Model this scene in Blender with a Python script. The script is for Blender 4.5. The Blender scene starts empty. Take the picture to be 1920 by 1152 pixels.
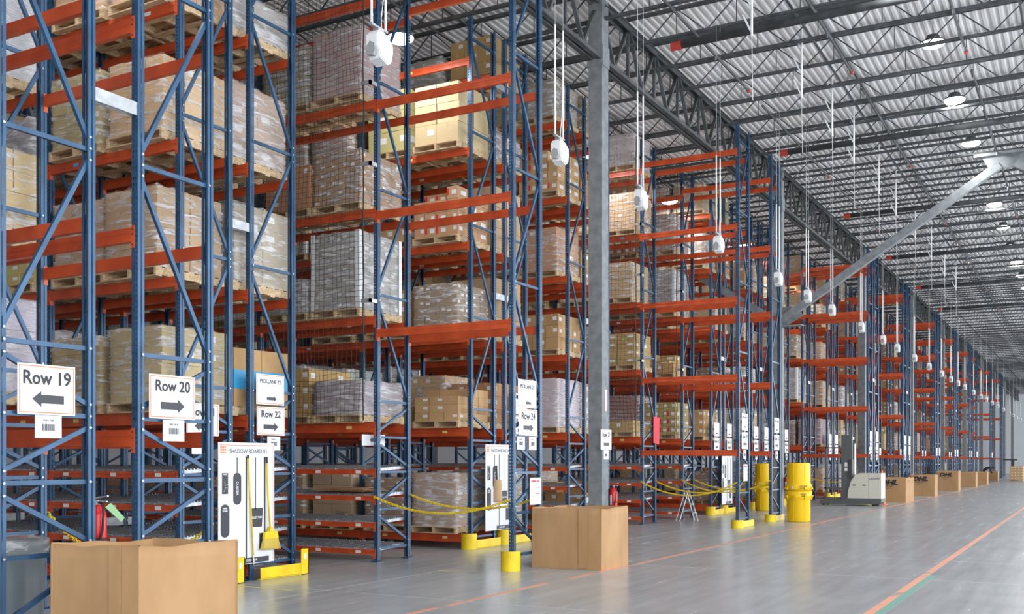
import bpy, math, random
from math import radians as R, sin, cos, pi
from mathutils import Matrix, Vector

S = bpy.context.scene
COL = S.collection

# ------------------------------------------------------------------ camera, world, exposure
CAM_H = 1.65
cd = bpy.data.cameras.new('camera')
cd.sensor_width = 36.0
cd.lens = 1940 / 1920 * 36.0
cd.shift_y = (865 - 576) / 1920
cd.clip_end = 400
cam = bpy.data.objects.new('camera', cd)
COL.objects.link(cam)
cam.location = (0, 0, CAM_H)
cam.rotation_euler = (R(90), 0, R(29.31))
S.camera = cam

W = bpy.data.worlds.new('world')
S.world = W
W.use_nodes = True
W.node_tree.nodes['Background'].inputs[0].default_value = (0.93, 0.96, 1.0, 1)
W.node_tree.nodes['Background'].inputs[1].default_value = 3.15
S.view_settings.view_transform = 'Standard'
S.view_settings.look = 'None'
S.view_settings.exposure = 0.38
S.view_settings.gamma = 1
S.view_settings.use_curve_mapping = False
LAMP_W = 50.0   # main aisle row
LAMP_DEEP = 45.0  # rows between the racks
S.cycles.max_bounces = 6
S.cycles.diffuse_bounces = 3
S.cycles.glossy_bounces = 2
S.cycles.transparent_max_bounces = 14
S.cycles.use_denoising = True
S.cycles.sample_clamp_indirect = 4

rnd = random.Random(7)

# ------------------------------------------------------------------ helpers
def prop(o, label=None, cat=None, group=None, kind=None):
    if label: o['label'] = label
    if cat: o['category'] = cat
    if group: o['group'] = group
    if kind: o['kind'] = kind
    return o


class MB:
    def __init__(s):
        s.v = []; s.f = []; s.m = []
    def box(s, x0, x1, y0, y1, z0, z1, mi=0):
        n = len(s.v)
        s.v += [(x0, y0, z0), (x1, y0, z0), (x1, y1, z0), (x0, y1, z0), (x0, y0, z1), (x1, y0, z1), (x1, y1, z1), (x0, y1, z1)]
        for q in ((0, 3, 2, 1), (4, 5, 6, 7), (0, 1, 5, 4), (1, 2, 6, 5), (2, 3, 7, 6), (3, 0, 4, 7)):
            s.f.append([n + i for i in q]); s.m.append(mi)
        return s
    def bar(s, a, b, w, h, mi=0, up=(0, 0, 1)):
        a = Vector(a); b = Vector(b); d = (b - a).normalized(); up = Vector(up)
        if abs(d.dot(up)) > .99: up = Vector((0, 1, 0))
        r = d.cross(up).normalized() * (w / 2); u = r.cross(d).normalized() * (h / 2)
        n = len(s.v)
        for p in (a, b):
            for q in (-r - u, r - u, r + u, -r + u): s.v.append(tuple(p + q))
        for q in ((0, 3, 2, 1), (4, 5, 6, 7), (0, 1, 5, 4), (1, 2, 6, 5), (2, 3, 7, 6), (3, 0, 4, 7)):
            s.f.append([n + i for i in q][::-1]); s.m.append(mi)
        return s
    def tube(s, pts, r, k=6, mi=0, caps=True):
        pts = [Vector(p) for p in pts]
        n0 = len(s.v); rr = r if isinstance(r, (list, tuple)) else [r] * len(pts)
        for i, p in enumerate(pts):
            d = (pts[min(i + 1, len(pts) - 1)] - pts[max(i - 1, 0)]).normalized()
            up = Vector((0, 0, 1)) if abs(d.z) < .9 else Vector((1, 0, 0))
            a = d.cross(up).normalized(); b = a.cross(d)
            for j in range(k):
                t = 2 * pi * j / k
                s.v.append(tuple(p + (a * cos(t) + b * sin(t)) * rr[i]))
        for i in range(len(pts) - 1):
            for j in range(k):
                s.f.append([n0 + i * k + j, n0 + i * k + (j + 1) % k, n0 + (i + 1) * k + (j + 1) % k, n0 + (i + 1) * k + j]); s.m.append(mi)
        if caps:
            s.f.append([n0 + j for j in range(k)][::-1]); s.m.append(mi)
            s.f.append([n0 + (len(pts) - 1) * k + j for j in range(k)]); s.m.append(mi)
        return s
    def lathe(s, prof, k=24, c=(0, 0), mi=0, a0=0, a1=2 * pi):
        n0 = len(s.v); full = abs(a1 - a0 - 2 * pi) < 1e-6; kk = k if full else k + 1
        for r, z in prof:
            for j in range(kk):
                t = a0 + (a1 - a0) * j / k
                s.v.append((c[0] + r * cos(t), c[1] + r * sin(t), z))
        for i in range(len(prof) - 1):
            for j in range(k):
                j2 = (j + 1) % kk
                s.f.append([n0 + i * kk + j, n0 + i * kk + j2, n0 + (i + 1) * kk + j2, n0 + (i + 1) * kk + j]); s.m.append(mi)
        return s
    def prism(s, poly, a, b, axis='x', mi=0):
        # poly in the plane across axis, extruded a..b
        n0 = len(s.v); n = len(poly)
        for t in (a, b):
            for p, q in poly:
                s.v.append((t, p, q) if axis == 'x' else (p, t, q) if axis == 'y' else (p, q, t))
        for i in range(n):
            s.f.append([n0 + i, n0 + (i + 1) % n, n0 + n + (i + 1) % n, n0 + n + i]); s.m.append(mi)
        s.f.append([n0 + i for i in range(n)][::-1]); s.m.append(mi)
        s.f.append([n0 + n + i for i in range(n)]); s.m.append(mi)
        return s
    def mesh(s, name, mats, smooth=False):
        me = bpy.data.meshes.new(name)
        me.from_pydata(s.v, [], s.f)
        for m in (mats if isinstance(mats, (list, tuple)) else [mats]): me.materials.append(m)
        for p, mi in zip(me.polygons, s.m):
            p.material_index = mi; p.use_smooth = smooth
        me.update()
        return me


def obj(name, me, parent=None, loc=(0, 0, 0), rz=0.0, sc=None, color=None):
    o = bpy.data.objects.new(name, me)
    o.location = loc; o.rotation_euler = (0, 0, rz)
    if sc: o.scale = sc
    if color: o.color = color
    if parent: o.parent = parent
    COL.objects.link(o)
    return o


def empty(name, loc, label, cat, group=None, rz=0.0):
    o = bpy.data.objects.new(name, None)
    o.empty_display_size = .2
    o.location = loc; o.rotation_euler = (0, 0, rz)
    COL.objects.link(o)
    return prop(o, label, cat, group)


def dup(o, parent=None, loc=None, rz=None, color=None):
    c = o.copy(); COL.objects.link(c)
    if parent: c.parent = parent
    if loc is not None: c.location = loc
    if rz is not None: c.rotation_euler = (0, 0, rz)
    if color: c.color = color
    return c


# ------------------------------------------------------------------ materials
def mat(name, col, rough=.5, metal=0.0, spec=None, emit=None, es=1.0):
    m = bpy.data.materials.new(name); m.use_nodes = True
    b = m.node_tree.nodes['Principled BSDF']
    b.inputs['Base Color'].default_value = (*col, 1)
    b.inputs['Roughness'].default_value = rough
    b.inputs['Metallic'].default_value = metal
    if emit:
        b.inputs['Emission Color'].default_value = (*emit, 1); b.inputs['Emission Strength'].default_value = es
    return m


def nd(m, t, **k):
    n = m.node_tree.nodes.new(t)
    for a, b in k.items(): setattr(n, a, b)
    return n


def noisy(m, c1, c2, scale=8, detail=4, vec='Object', stretch=(1, 1, 1), lo=.35, hi=.65, rough=None, bump=0.0):
    nt = m.node_tree; L = nt.links; b = nt.nodes['Principled BSDF']
    tc = nd(m, 'ShaderNodeTexCoord'); mp = nd(m, 'ShaderNodeMapping'); mp.inputs['Scale'].default_value = stretch
    nz = nd(m, 'ShaderNodeTexNoise'); nz.inputs['Scale'].default_value = scale; nz.inputs['Detail'].default_value = detail
    cr = nd(m, 'ShaderNodeValToRGB')
    cr.color_ramp.elements[0].position = lo; cr.color_ramp.elements[1].position = hi
    cr.color_ramp.elements[0].color = (*c1, 1); cr.color_ramp.elements[1].color = (*c2, 1)
    L.new(tc.outputs[vec], mp.inputs[0]); L.new(mp.outputs[0], nz.inputs['Vector']); L.new(nz.outputs[0], cr.inputs[0])
    L.new(cr.outputs[0], b.inputs['Base Color'])
    if bump:
        bp = nd(m, 'ShaderNodeBump'); bp.inputs['Strength'].default_value = bump; bp.inputs['Distance'].default_value = .02
        L.new(nz.outputs[0], bp.inputs['Height']); L.new(bp.outputs[0], b.inputs['Normal'])
    return cr, nz


M_BLUE = mat('rack_blue', (.05, .16, .37), .33, .2)
noisy(M_BLUE, (.024, .072, .145), (.038, .108, .215), 3, 3)
M_ORANGE = mat('rack_orange', (.62, .09, .022), .4)
noisy(M_ORANGE, (.50, .065, .018), (.70, .11, .03), 2.5, 5)
M_GALV = mat('galvanised', (.62, .66, .70), .35, .55)
noisy(M_GALV, (.38, .41, .44), (.55, .58, .61), 14, 3)
M_STEEL = mat('structural_steel', (.16, .18, .19), .7, .0)
noisy(M_STEEL, (.055, .062, .066), (.10, .11, .117), 4, 4)
M_COLUMN = mat('column_grey', (.34, .37, .39), .7)
noisy(M_COLUMN, (.165, .185, .20), (.24, .26, .275), 6, 6)
M_WOOD = mat('pallet_wood', (.6, .45, .27), .75)
noisy(M_WOOD, (.45, .31, .17), (.72, .56, .36), 5, 5, stretch=(1, 6, 6))
M_WHITE = mat('white_plastic', (.82, .84, .85), .4)
M_GREYP = mat('grey_plastic', (.33, .34, .34), .45)
M_PAPER = mat('label_paper', (.83, .83, .82), .6)
M_BOARD = mat('board_white', (.80, .82, .86), .4)
M_BLACK = mat('black_print', (.02, .022, .03), .5)
M_INK = mat('charcoal_print', (.045, .048, .06), .5)
M_ORPRINT = mat('orange_print', (.85, .22, .07), .5)
M_REDPRINT = mat('red_print', (.75, .04, .04), .5)
M_YELLOW = mat('safety_yellow', (.90, .66, .01), .35)
noisy(M_YELLOW, (.80, .55, .01), (.95, .72, .015), 4, 4)
M_YELDRUM = mat('drum_yellow', (.95, .60, .005), .4)
M_RED = mat('extinguisher_red', (.72, .015, .02), .25)
M_REDTAG = mat('red_sheet', (.78, .05, .09), .6)
M_GREEN = mat('green_tag', (.45, .78, .42), .6)
M_LIME = mat('lime_sticker', (.25, .75, .08), .6)
M_RUBBER = mat('black_rubber', (.02, .02, .022), .6)
M_CHROME = mat('metal_chrome', (.7, .7, .72), .25, .9)
M_NET = mat('net_black', (.03, .035, .035), .7)
M_CAP = mat('red_cap', (.45, .05, .03), .6)
M_LAMP = mat('lamp_lens', (1, 1, 1), .4, emit=(1, 1, 1), es=9)
M_DARKBAND = mat('truck_grey', (.10, .11, .115), .5)
M_BEIGE = mat('truck_beige', (.66, .64, .55), .4)
M_BLUETAPE = mat('blue_tape', (.05, .38, .70), .4)
M_STRAW = mat('broom_bristle', (.72, .55, .12), .8)
M_TAN = mat('duster_fluff', (.58, .40, .24), .95)
M_GREYDRUM = mat('grey_drum', (.16, .19, .21), .3)
M_YBAR = mat('yellow_label', (.85, .72, .25), .6)
M_BLUELBL = mat('blue_label', (.12, .42, .80), .6)


def carton_mat(name, tint=(1, 1, 1)):
    m = mat(name, (.5, .33, .17), .75); nt = m.node_tree; b = nt.nodes['Principled BSDF']
    oi = nd(m, 'ShaderNodeObjectInfo'); tc = nd(m, 'ShaderNodeTexCoord')
    nz = nd(m, 'ShaderNodeTexNoise'); nz.inputs['Scale'].default_value = 9; nz.inputs['Detail'].default_value = 5
    cr = nd(m, 'ShaderNodeValToRGB'); cr.color_ramp.elements[0].color = (.86, .84, .80, 1); cr.color_ramp.elements[1].color = (1.0, 1.0, 1.0, 1)
    mx = nd(m, 'ShaderNodeMix', data_type='RGBA', blend_type='MULTIPLY'); mx.inputs[0].default_value = 1
    nt.links.new(tc.outputs['Object'], nz.inputs['Vector']); nt.links.new(nz.outputs[0], cr.inputs[0])
    nt.links.new(oi.outputs['Color'], mx.inputs[6]); nt.links.new(cr.outputs[0], mx.inputs[7]); nt.links.new(mx.outputs[2], b.inputs['Base Color'])
    return m


M_CARTON = carton_mat('cardboard')
M_TAPE = mat('packing_tape', (.60, .46, .28), .25)

M_GAYLORD = mat('gaylord_board', (.55, .34, .16), .72)
noisy(M_GAYLORD, (.41, .235, .105), (.50, .30, .145), 3, 7, stretch=(1, 1, .4), bump=.15)

M_FILM = bpy.data.materials.new('stretch_film'); M_FILM.use_nodes = True
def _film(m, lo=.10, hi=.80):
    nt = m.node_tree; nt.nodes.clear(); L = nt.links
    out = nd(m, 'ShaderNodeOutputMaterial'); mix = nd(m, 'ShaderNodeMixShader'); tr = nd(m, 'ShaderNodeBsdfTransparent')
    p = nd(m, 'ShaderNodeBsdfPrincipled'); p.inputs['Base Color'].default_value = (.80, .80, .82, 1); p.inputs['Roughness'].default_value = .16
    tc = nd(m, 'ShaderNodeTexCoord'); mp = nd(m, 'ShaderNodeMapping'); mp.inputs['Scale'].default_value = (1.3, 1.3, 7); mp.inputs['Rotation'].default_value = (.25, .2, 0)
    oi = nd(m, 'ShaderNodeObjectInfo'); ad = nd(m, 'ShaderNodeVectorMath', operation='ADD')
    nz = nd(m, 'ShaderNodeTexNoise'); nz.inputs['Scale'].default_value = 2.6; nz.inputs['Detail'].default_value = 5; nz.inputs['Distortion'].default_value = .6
    cr = nd(m, 'ShaderNodeValToRGB'); cr.color_ramp.elements[0].position = .47; cr.color_ramp.elements[1].position = .70  # streak mask: milky film, with its white highlights painted in as well
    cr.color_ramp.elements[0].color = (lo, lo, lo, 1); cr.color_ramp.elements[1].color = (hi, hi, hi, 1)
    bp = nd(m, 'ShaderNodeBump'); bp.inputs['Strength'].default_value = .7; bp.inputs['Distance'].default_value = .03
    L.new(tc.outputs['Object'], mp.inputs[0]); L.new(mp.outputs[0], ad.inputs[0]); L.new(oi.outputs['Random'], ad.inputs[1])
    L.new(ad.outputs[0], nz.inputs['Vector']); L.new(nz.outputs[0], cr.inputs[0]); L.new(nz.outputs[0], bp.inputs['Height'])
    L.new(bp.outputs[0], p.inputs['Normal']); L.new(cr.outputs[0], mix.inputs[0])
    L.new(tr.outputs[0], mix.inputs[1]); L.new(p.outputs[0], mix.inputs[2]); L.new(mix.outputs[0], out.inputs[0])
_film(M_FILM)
M_MILKY = bpy.data.materials.new('milky_film'); M_MILKY.use_nodes = True
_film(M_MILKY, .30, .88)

# floor
M_FLOOR = mat('polished_concrete', (.34, .36, .37), .3)
def _floor(m):
    nt = m.node_tree; L = nt.links; b = nt.nodes['Principled BSDF']
    tc = nd(m, 'ShaderNodeTexCoord')
    def noise(scale, det, st, rot=0, dist=0):
        mp = nd(m, 'ShaderNodeMapping'); mp.inputs['Scale'].default_value = st; mp.inputs['Rotation'].default_value = (0, 0, rot)
        n = nd(m, 'ShaderNodeTexNoise'); n.inputs['Scale'].default_value = scale; n.inputs['Detail'].default_value = det; n.inputs['Distortion'].default_value = dist
        L.new(tc.outputs['Object'], mp.inputs[0]); L.new(mp.outputs[0], n.inputs['Vector']); return n
    a = noise(.9, 6, (1, 1, 1), 0, .5); s = noise(1.0, 5, (6, .35, 1), .35); s2 = noise(2.0, 4, (7, .5, 1), -1.1)
    cr = nd(m, 'ShaderNodeValToRGB'); cr.color_ramp.elements[0].position = .3; cr.color_ramp.elements[1].position = .72
    cr.color_ramp.elements[0].color = (.36, .385, .40, 1); cr.color_ramp.elements[1].color = (.47, .50, .52, 1)
    ad = nd(m, 'ShaderNodeMath', operation='MULTIPLY_ADD'); ad.inputs[1].default_value = .6
    a2 = nd(m, 'ShaderNodeMath', operation='MULTIPLY_ADD'); a2.inputs[1].default_value = .26
    m3 = nd(m, 'ShaderNodeMath', operation='MULTIPLY'); m3.inputs[1].default_value = .14
    L.new(s2.outputs[0], m3.inputs[0]); L.new(s.outputs[0], a2.inputs[0]); L.new(m3.outputs[0], a2.inputs[2])
    L.new(a.outputs[0], ad.inputs[0]); L.new(a2.outputs[0], ad.inputs[2]); L.new(ad.outputs[0], cr.inputs[0])
    L.new(cr.outputs[0], b.inputs['Base Color'])
    r = nd(m, 'ShaderNodeMapRange'); r.inputs[3].default_value = .14; r.inputs[4].default_value = .34
    L.new(s.outputs[0], r.inputs[0]); L.new(r.outputs[0], b.inputs['Roughness'])
_floor(M_FLOOR)
M_JOINT = mat('joint_filler', (.52, .53, .54), .5)
def worn(name, col):
    m = mat(name, col, .5); nt = m.node_tree; b = nt.nodes['Principled BSDF']
    tc = nd(m, 'ShaderNodeTexCoord'); nz = nd(m, 'ShaderNodeTexNoise'); nz.inputs['Scale'].default_value = 2.2; nz.inputs['Detail'].default_value = 8
    cr = nd(m, 'ShaderNodeValToRGB'); cr.color_ramp.elements[0].position = .36; cr.color_ramp.elements[1].position = .44
    cr.color_ramp.elements[0].color = (.36, .33, .31, 1); cr.color_ramp.elements[1].color = (*col, 1)
    nt.links.new(tc.outputs['Object'], nz.inputs['Vector']); nt.links.new(nz.outputs[0], cr.inputs[0]); nt.links.new(cr.outputs[0], b.inputs['Base Color'])
    return m
M_LINE_OR = worn('floor_line_orange', (.82, .38, .25))
M_LINE_GR = worn('floor_line_green', (.18, .40, .33))
M_LINE_YE = worn('floor_line_yellow', (.75, .66, .25))
M_DECK = mat('roof_deck', (.80, .80, .80), .5)
noisy(M_DECK, (.74, .73, .72), (.86, .86, .87), 1.2, 3)
M_WALL = mat('wall_panel', (.70, .72, .76), .6)

# ------------------------------------------------------------------ setting
def struct(name, me, loc=(0, 0, 0)):
    return prop(obj(name, me, loc=loc), kind='structure')

XL, XRR, YN, YF = -34.0, 9.0, -14.0, 149.0
struct('floor', MB().box(XL, XRR, YN, YF, -.2, 0).mesh('floor', M_FLOOR))
DECK_Z = 10.87
mb = MB(); x = XL; i = 0
prof = []
while x < XRR:
    prof += [(x, DECK_Z), (x + .06, DECK_Z), (x + .085, DECK_Z + .045), (x + .135, DECK_Z + .045)]; x += .16
n = len(prof)
for y in (YN, YF):
    for px, pz in prof: mb.v.append((px, y, pz))
    for px, pz in prof: mb.v.append((px, y, pz + .02))
for i in range(n - 1):
    mb.f.append([i, i + 1, 2 * n + i + 1, 2 * n + i]); mb.m.append(0)
    mb.f.append([n + i, n + i + 1, 3 * n + i + 1, 3 * n + i][::-1]); mb.m.append(0)
struct('ceiling', mb.mesh('ceiling', M_DECK))
struct('wall_back', MB().box(XL, -6, YN - .2, YN, 0, DECK_Z).mesh('wall_back', M_WALL))
struct('wall_left', MB().box(XL - .2, XL, YN, YF, 0, DECK_Z).mesh('wall_left', M_WALL))
struct('wall_far', MB().box(XL, XRR, YF, YF + .2, 0, DECK_Z).mesh('wall_far', M_WALL))

# floor joints and painted lines, a millimetre proud
mb = MB()
for y in (10.35, 15.35, 18.4, 24.2, 30, 37, 44.8, 52): mb.box(XL, XRR, y - .007, y + .007, 0, .0008)
for x in (-8.55, 2.0): mb.box(x - .007, x + .007, YN, YF, 0, .0008)
struct('floor_joint', mb.mesh('floor_joint', M_JOINT))
mb = MB()
mb.box(-6.46, -6.38, 9.0, 12.4, .0008, .002); mb.box(-6.44, -6.36, 13.0, 15.2, .0008, .002); mb.box(-6.4, -6.32, 15.2, 120, .0008, .002)
struct('floor_line', mb.mesh('floor_line', M_LINE_OR))
struct('floor_line', MB().box(-2.16, -2.06, 6, 120, .0008, .002).mesh('floor_line', M_LINE_OR))
struct('floor_line', MB().box(-2.06, -1.96, 6, 16, .0008, .002).mesh('floor_line', M_LINE_GR))
struct('floor_line', MB().box(-8.6, -7.9, 13.02, 13.08, .0008, .002).box(-9.9, -8.9, 10.1, 10.16, .0008, .002).mesh('floor_line', M_LINE_YE))

# roof joists (run across the hall)
JZ1, JZ0 = 10.82, 10.22
mb = MB()
for dy in (-.035, .035):
    mb.box(XL, XRR, dy - .02, dy + .02, JZ1 - .05, JZ1)
    mb.box(XL, XRR, dy - .02, dy + .02, JZ0, JZ0 + .045)
x = XL; p = .62; k = 0
while x < XRR - p:
    mb.bar((x, 0, JZ0 + .02), (x + p, 0, JZ1 - .02), .022, .022)
    mb.bar((x + p, 0, JZ1 - .02), (x + 2 * p, 0, JZ0 + .02), .022, .022)
    mb.bar((x + p, 0, JZ1 - .02), (x + p, 0, JZ0 + .02), .016, .016)
    x += 2 * p
jm = mb.mesh('ceiling_joist', M_STEEL)
JSP = 13.2 / 9
y = 18.4 - 26 * JSP
jo = None
while y < YF - .5:
    if jo is None:
        jo = struct('ceiling_joist', jm, (0, y, 0))
    else:
        dup(jo, loc=(0, y, 0))
    y += JSP
# bridging that ties the joists together
mb = MB()
for x in (-26, -17.5, -11.5, -5.0, -1.2, 2.5, 8):
    mb.box(x - .02, x + .02, YN, YF, JZ0 + .045, JZ0 + .075)
    mb.box(x + .1, x + .14, YN, YF, JZ1 - .09, JZ1 - .06)
struct('ceiling_bridging', mb.mesh('ceiling_bridging', M_STEEL))

# girder trusses (run down the hall)
def girder(x0):
    mb = MB(); zt, zb = 10.62, 9.42
    for dx in (-.085, .085):
        mb.box(dx - .05, dx + .05, YN, YF, zt - .02, zt); mb.box(dx - .01, dx + .01, YN, YF, zt - .12, zt)
        mb.box(dx - .05, dx + .05, YN, YF, zb, zb + .02); mb.box(dx - .01, dx + .01, YN, YF, zb, zb + .11)
    y = 18.4 - 26 * JSP
    while y < YF - 1:
        mb.bar((0, y, zt - .06), (0, y, zb + .05), .06, .06)
        mb.bar((.03, y, zt - .06), (.03, y + JSP / 2, zb + .05), .075, .05)
        mb.bar((-.03, y + JSP, zt - .06), (-.03, y + JSP / 2, zb + .05), .075, .05)
        y += JSP
    return mb.mesh('ceiling_girder', M_STEEL)
gm = girder(0)
for gx in (-8.4, -21.1, 4.3): struct('ceiling_girder', gm, (gx, 0, 0))

# columns
XC = -8.4
def column_mesh():
    mb = MB(); a = .145
    mb.box(-a, a, -a, a, .02, 10.6)
    mb.box(-.22, .22, -.22, .22, 0, .025)
    mb.box(-a - .02, a + .02, -a - .02, a + .02, 9.3, 9.7)
    return mb.mesh('column', M_COLUMN)
cm = column_mesh()
for i in range(11): struct('column', cm, (XC, 5.2 + 13.2 * i, 0))
for i in (1, 2, 3, 4): struct('column', cm, (-21.1, 5.2 + 13.2 * i, 0))
# diagonal roof braces at the second column in view
yb = 31.6
mb = MB(); mb.bar((XC + .1, yb, 5.95), (-2.25, yb, 9.85), .2, .22)
mb.box(XC + .05, XC + .75, yb - .15, yb + .15, 5.75, 5.78); mb.prism([(XC + .12, 5.7), (XC + .75, 6.05), (XC + .62, 6.35), (XC + .12, 6.35)], yb - .015, yb + .015, 'y')
struct('column_brace', mb.mesh('column_brace', M_COLUMN))
mb = MB(); mb.bar((4.2, yb, 5.95), (-1.85, yb, 9.85), .2, .22)
struct('column_brace', mb.mesh('column_brace', M_COLUMN))
mb = MB(); mb.bar((XC - .1, yb, 5.95), (-14.5, yb, 9.85), .11, .22)
struct('column_brace', mb.mesh('column_brace', M_COLUMN))
mb = MB(); mb.prism([(-2.75, 10.2), (-1.35, 10.2), (-1.55, 9.75), (-2.5, 9.75)], yb - .02, yb + .02, 'y')
mb.box(-2.9, -1.2, yb - .12, yb + .12, 10.12, 10.2)
struct('ceiling_gusset', mb.mesh('ceiling_gusset', M_COLUMN))
struct('column', cm, (4.3, yb, 0))

# sprinkler pipes
def pipe_thing(y, yw):
    e = empty('sprinkler_pipe', (0, y, 10.02), 'dark sprinkler main pipe hung under the roof joists, %s' % yw, 'pipe', 'sprinkler mains')
    mb = MB(); mb.tube([(-7.2, 0, 0), (4.1, 0, 0)], .075, 10)
    obj('main_pipe', mb.mesh('main_pipe', M_STEEL, True), e)
    obj('end_cap', MB().tube([(-7.42, 0, 0), (-7.2, 0, 0)], .088, 10).mesh('end_cap', M_CAP), e)
    for x in (-9.3, -6.9, -4.6, -2.3, 0, 2.3):
        if x < -7: continue
        b = obj('branch_pipe', MB().tube([(x, -3.55, .14), (x, 3.55, .14)], .03, 8).mesh('branch_pipe', M_STEEL, True), e)
        obj('pipe_cap', MB().tube([(x, 3.5, .14), (x, 3.62, .14)], .042, 8).mesh('pipe_cap', M_CAP), b)
        mb = MB()
        for q in (-3.2, -1, 1.2, 3.2): mb.tube([(x, q, .14), (x, q, .04)], .012, 6)
        obj('sprinkler_head', mb.mesh('sprinkler_head', M_CHROME), b)
for i, w in enumerate(('above the first rack tops in view', 'beyond the first building column', 'beyond the braced column', 'over the reach truck', 'over the shipping boxes', 'toward the far wall')):
    pipe_thing(19.8 + 8.3 * i, w)

# ------------------------------------------------------------------ lamps
lensm = MB().lathe([(0, -.05), (.1, -.045), (.19, -.02), (.235, .015), (.24, .05)], 20).mesh('lens', M_LAMP)
housm = MB().lathe([(.245, .04), (.25, .07), (.16, .11), (.12, .2), (.0, .2)], 20).mesh('housing', M_STEEL)
hangm = MB().tube([(0, 0, 0), (0, 0, .32)], .008, 5).mesh('hanger', M_STEEL)
_lamp = {}
def lamp(x, y, label, power=LAMP_W, z=10.36):
    r = empty('high_bay_light', (x, y, z), label, 'ceiling light', 'high bay lights')
    for nm, m in (('housing', housm), ('lens', lensm)): obj(nm, m, r)
    obj('hanger', hangm, r, (0, 0, .2), sc=(1, 1, (DECK_Z - z - .2) / .32))
    ld = _lamp.get(power)
    if ld is None:
        ld = bpy.data.lights.new('high_bay_glow', 'AREA'); ld.shape = 'DISK'; ld.size = .4; ld.energy = power; ld.color = (1, .985, .96); _lamp[power] = ld
    o = bpy.data.objects.new('high_bay_glow', ld); o.parent = r; o.location = (0, 0, -.06); COL.objects.link(o)
ORD = ['first', 'second', 'third', 'fourth', 'fifth', 'sixth', 'seventh', 'eighth', 'ninth', 'tenth', 'eleventh', 'twelfth', 'thirteenth', 'fourteenth',
       'fifteenth', 'sixteenth', 'seventeenth', 'eighteenth', 'nineteenth', 'twentieth', 'twenty-first', 'twenty-second', 'twenty-third', 'twenty-fourth']
k = 0
for i in range(-5, 17):
    y = 23.2 + 3.89 * i
    lab = 'round white main-aisle lamp, %s in its row from the top of the photo' % ORD[k] if i >= 0 else 'round white lamp over the main aisle, above the top edge of the photo'
    if i >= 0: k += 1
    lamp(-2.92, y, lab)
for i, (x, y, z) in enumerate(((-11, 8.45, 9.4), (-11.04, 15.5, 9.35), (-11.1, 23.9, 9.4), (-11.2, 29.7, 9.5), (-11.29, 37.9, 9.7), (-11.3, 45.3, 9.7))):
    lamp(x, y, 'round white lamp between the rack rows, %s from the camera' % ORD[i], LAMP_DEEP, z)
z = 10.36
for i, y in enumerate((8.5, 19.6, 29.7, 41)):
    lamp(-23, y, 'round white lamp deep among the rack rows, %s from the camera' % ORD[i], LAMP_DEEP, z)

# ------------------------------------------------------------------ racks
PH = 10.0
def post_mesh():
    mb = MB(); w = .082; d = .072; t = .003
    cols = [(.018, .030), (.052, .064)]
    for a, b in ((0, .018), (.030, .052), (.064, w)): mb.box(a - w / 2, b - w / 2, 0, t, .02, PH)
    z = .05
    while z < PH - .05:
        for a, b in cols: mb.box(a - w / 2, b - w / 2, 0, t, z, z + .026)
        z += .05
    for sx in (-1, 1):
        mb.box(sx * w / 2 - (t if sx > 0 else 0), sx * w / 2 + (0 if sx > 0 else t), t, d * .42, .02, PH)
        mb.box(sx * (w / 2 - .008) - (t if sx > 0 else 0), sx * (w / 2 - .008) + (0 if sx > 0 else t), d * .42, d * .62, .02, PH)
        mb.box(sx * w / 2 - (t if sx > 0 else 0), sx * w / 2 + (0 if sx > 0 else t), d * .62, d, .02, PH)
        a, b = sorted((sx * w / 2, sx * (w / 2 - .02))); mb.box(a, b, d, d + t, .02, PH)
    return mb.mesh('post', M_BLUE)
POSTM = post_mesh()
FD = .93
def brace_mesh(h0, h1, name):
    mb = MB(); y0, y1 = .055, FD - .055
    a, b = Vector((0, y0, h0)), Vector((0, y1, h1))
    mb.bar(a, b, .036, .04)
    for p in (a, b):
        mb.tube([(.018, p.y, p.z), (.05, p.y, p.z)], .012, 6, 1)
    return mb.mesh(name, [M_BLUE, M_GALV])
HZ = [.22, .86, 1.47, 2.04, 2.63, 4.37, 6.1, 7.85, 9.6]
HM = [brace_mesh(z, z, 'horizontal_brace') for z in HZ]
# even rows: panels alternate, low-first flag per panel from the floor
PAT = [False, True, False, True, False, True, False, True]
def dm(odd):
    out = []
    for i in range(8):
        lo, hi = HZ[i] + .1, HZ[i + 1] - .1
        up = PAT[i] != odd
        out.append(brace_mesh(lo if up else hi, hi if up else lo, 'diagonal_brace'))
    return out
DME, DMO = dm(False), dm(True)
FOOTM = MB().box(-.07, .07, -.05, .12, 0, .012).box(-.07, .07, FD - .12, FD + .05, 0, .012).box(-.05, -.03, -.04, -.02, .012, .035).box(.03, .05, FD + .02, FD + .04, .012, .035).mesh('footplate', M_BLUE)
def far_lacing(odd):
    mb = MB(); y0, y1 = .055, FD - .055
    for z in HZ: mb.bar((0, y0, z), (0, y1, z), .036, .04)
    for i in range(8):
        lo, hi = HZ[i] + .1, HZ[i + 1] - .1
        if PAT[i] == odd: lo, hi = hi, lo
        mb.bar((0, y0, lo), (0, y1, hi), .036, .04)
    mb.box(-.07, .07, -.05, .12, 0, .012).box(-.07, .07, FD - .12, FD + .05, 0, .012)
    return mb.mesh('lacing', M_BLUE)
FARM = [far_lacing(False), far_lacing(True)]

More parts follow.
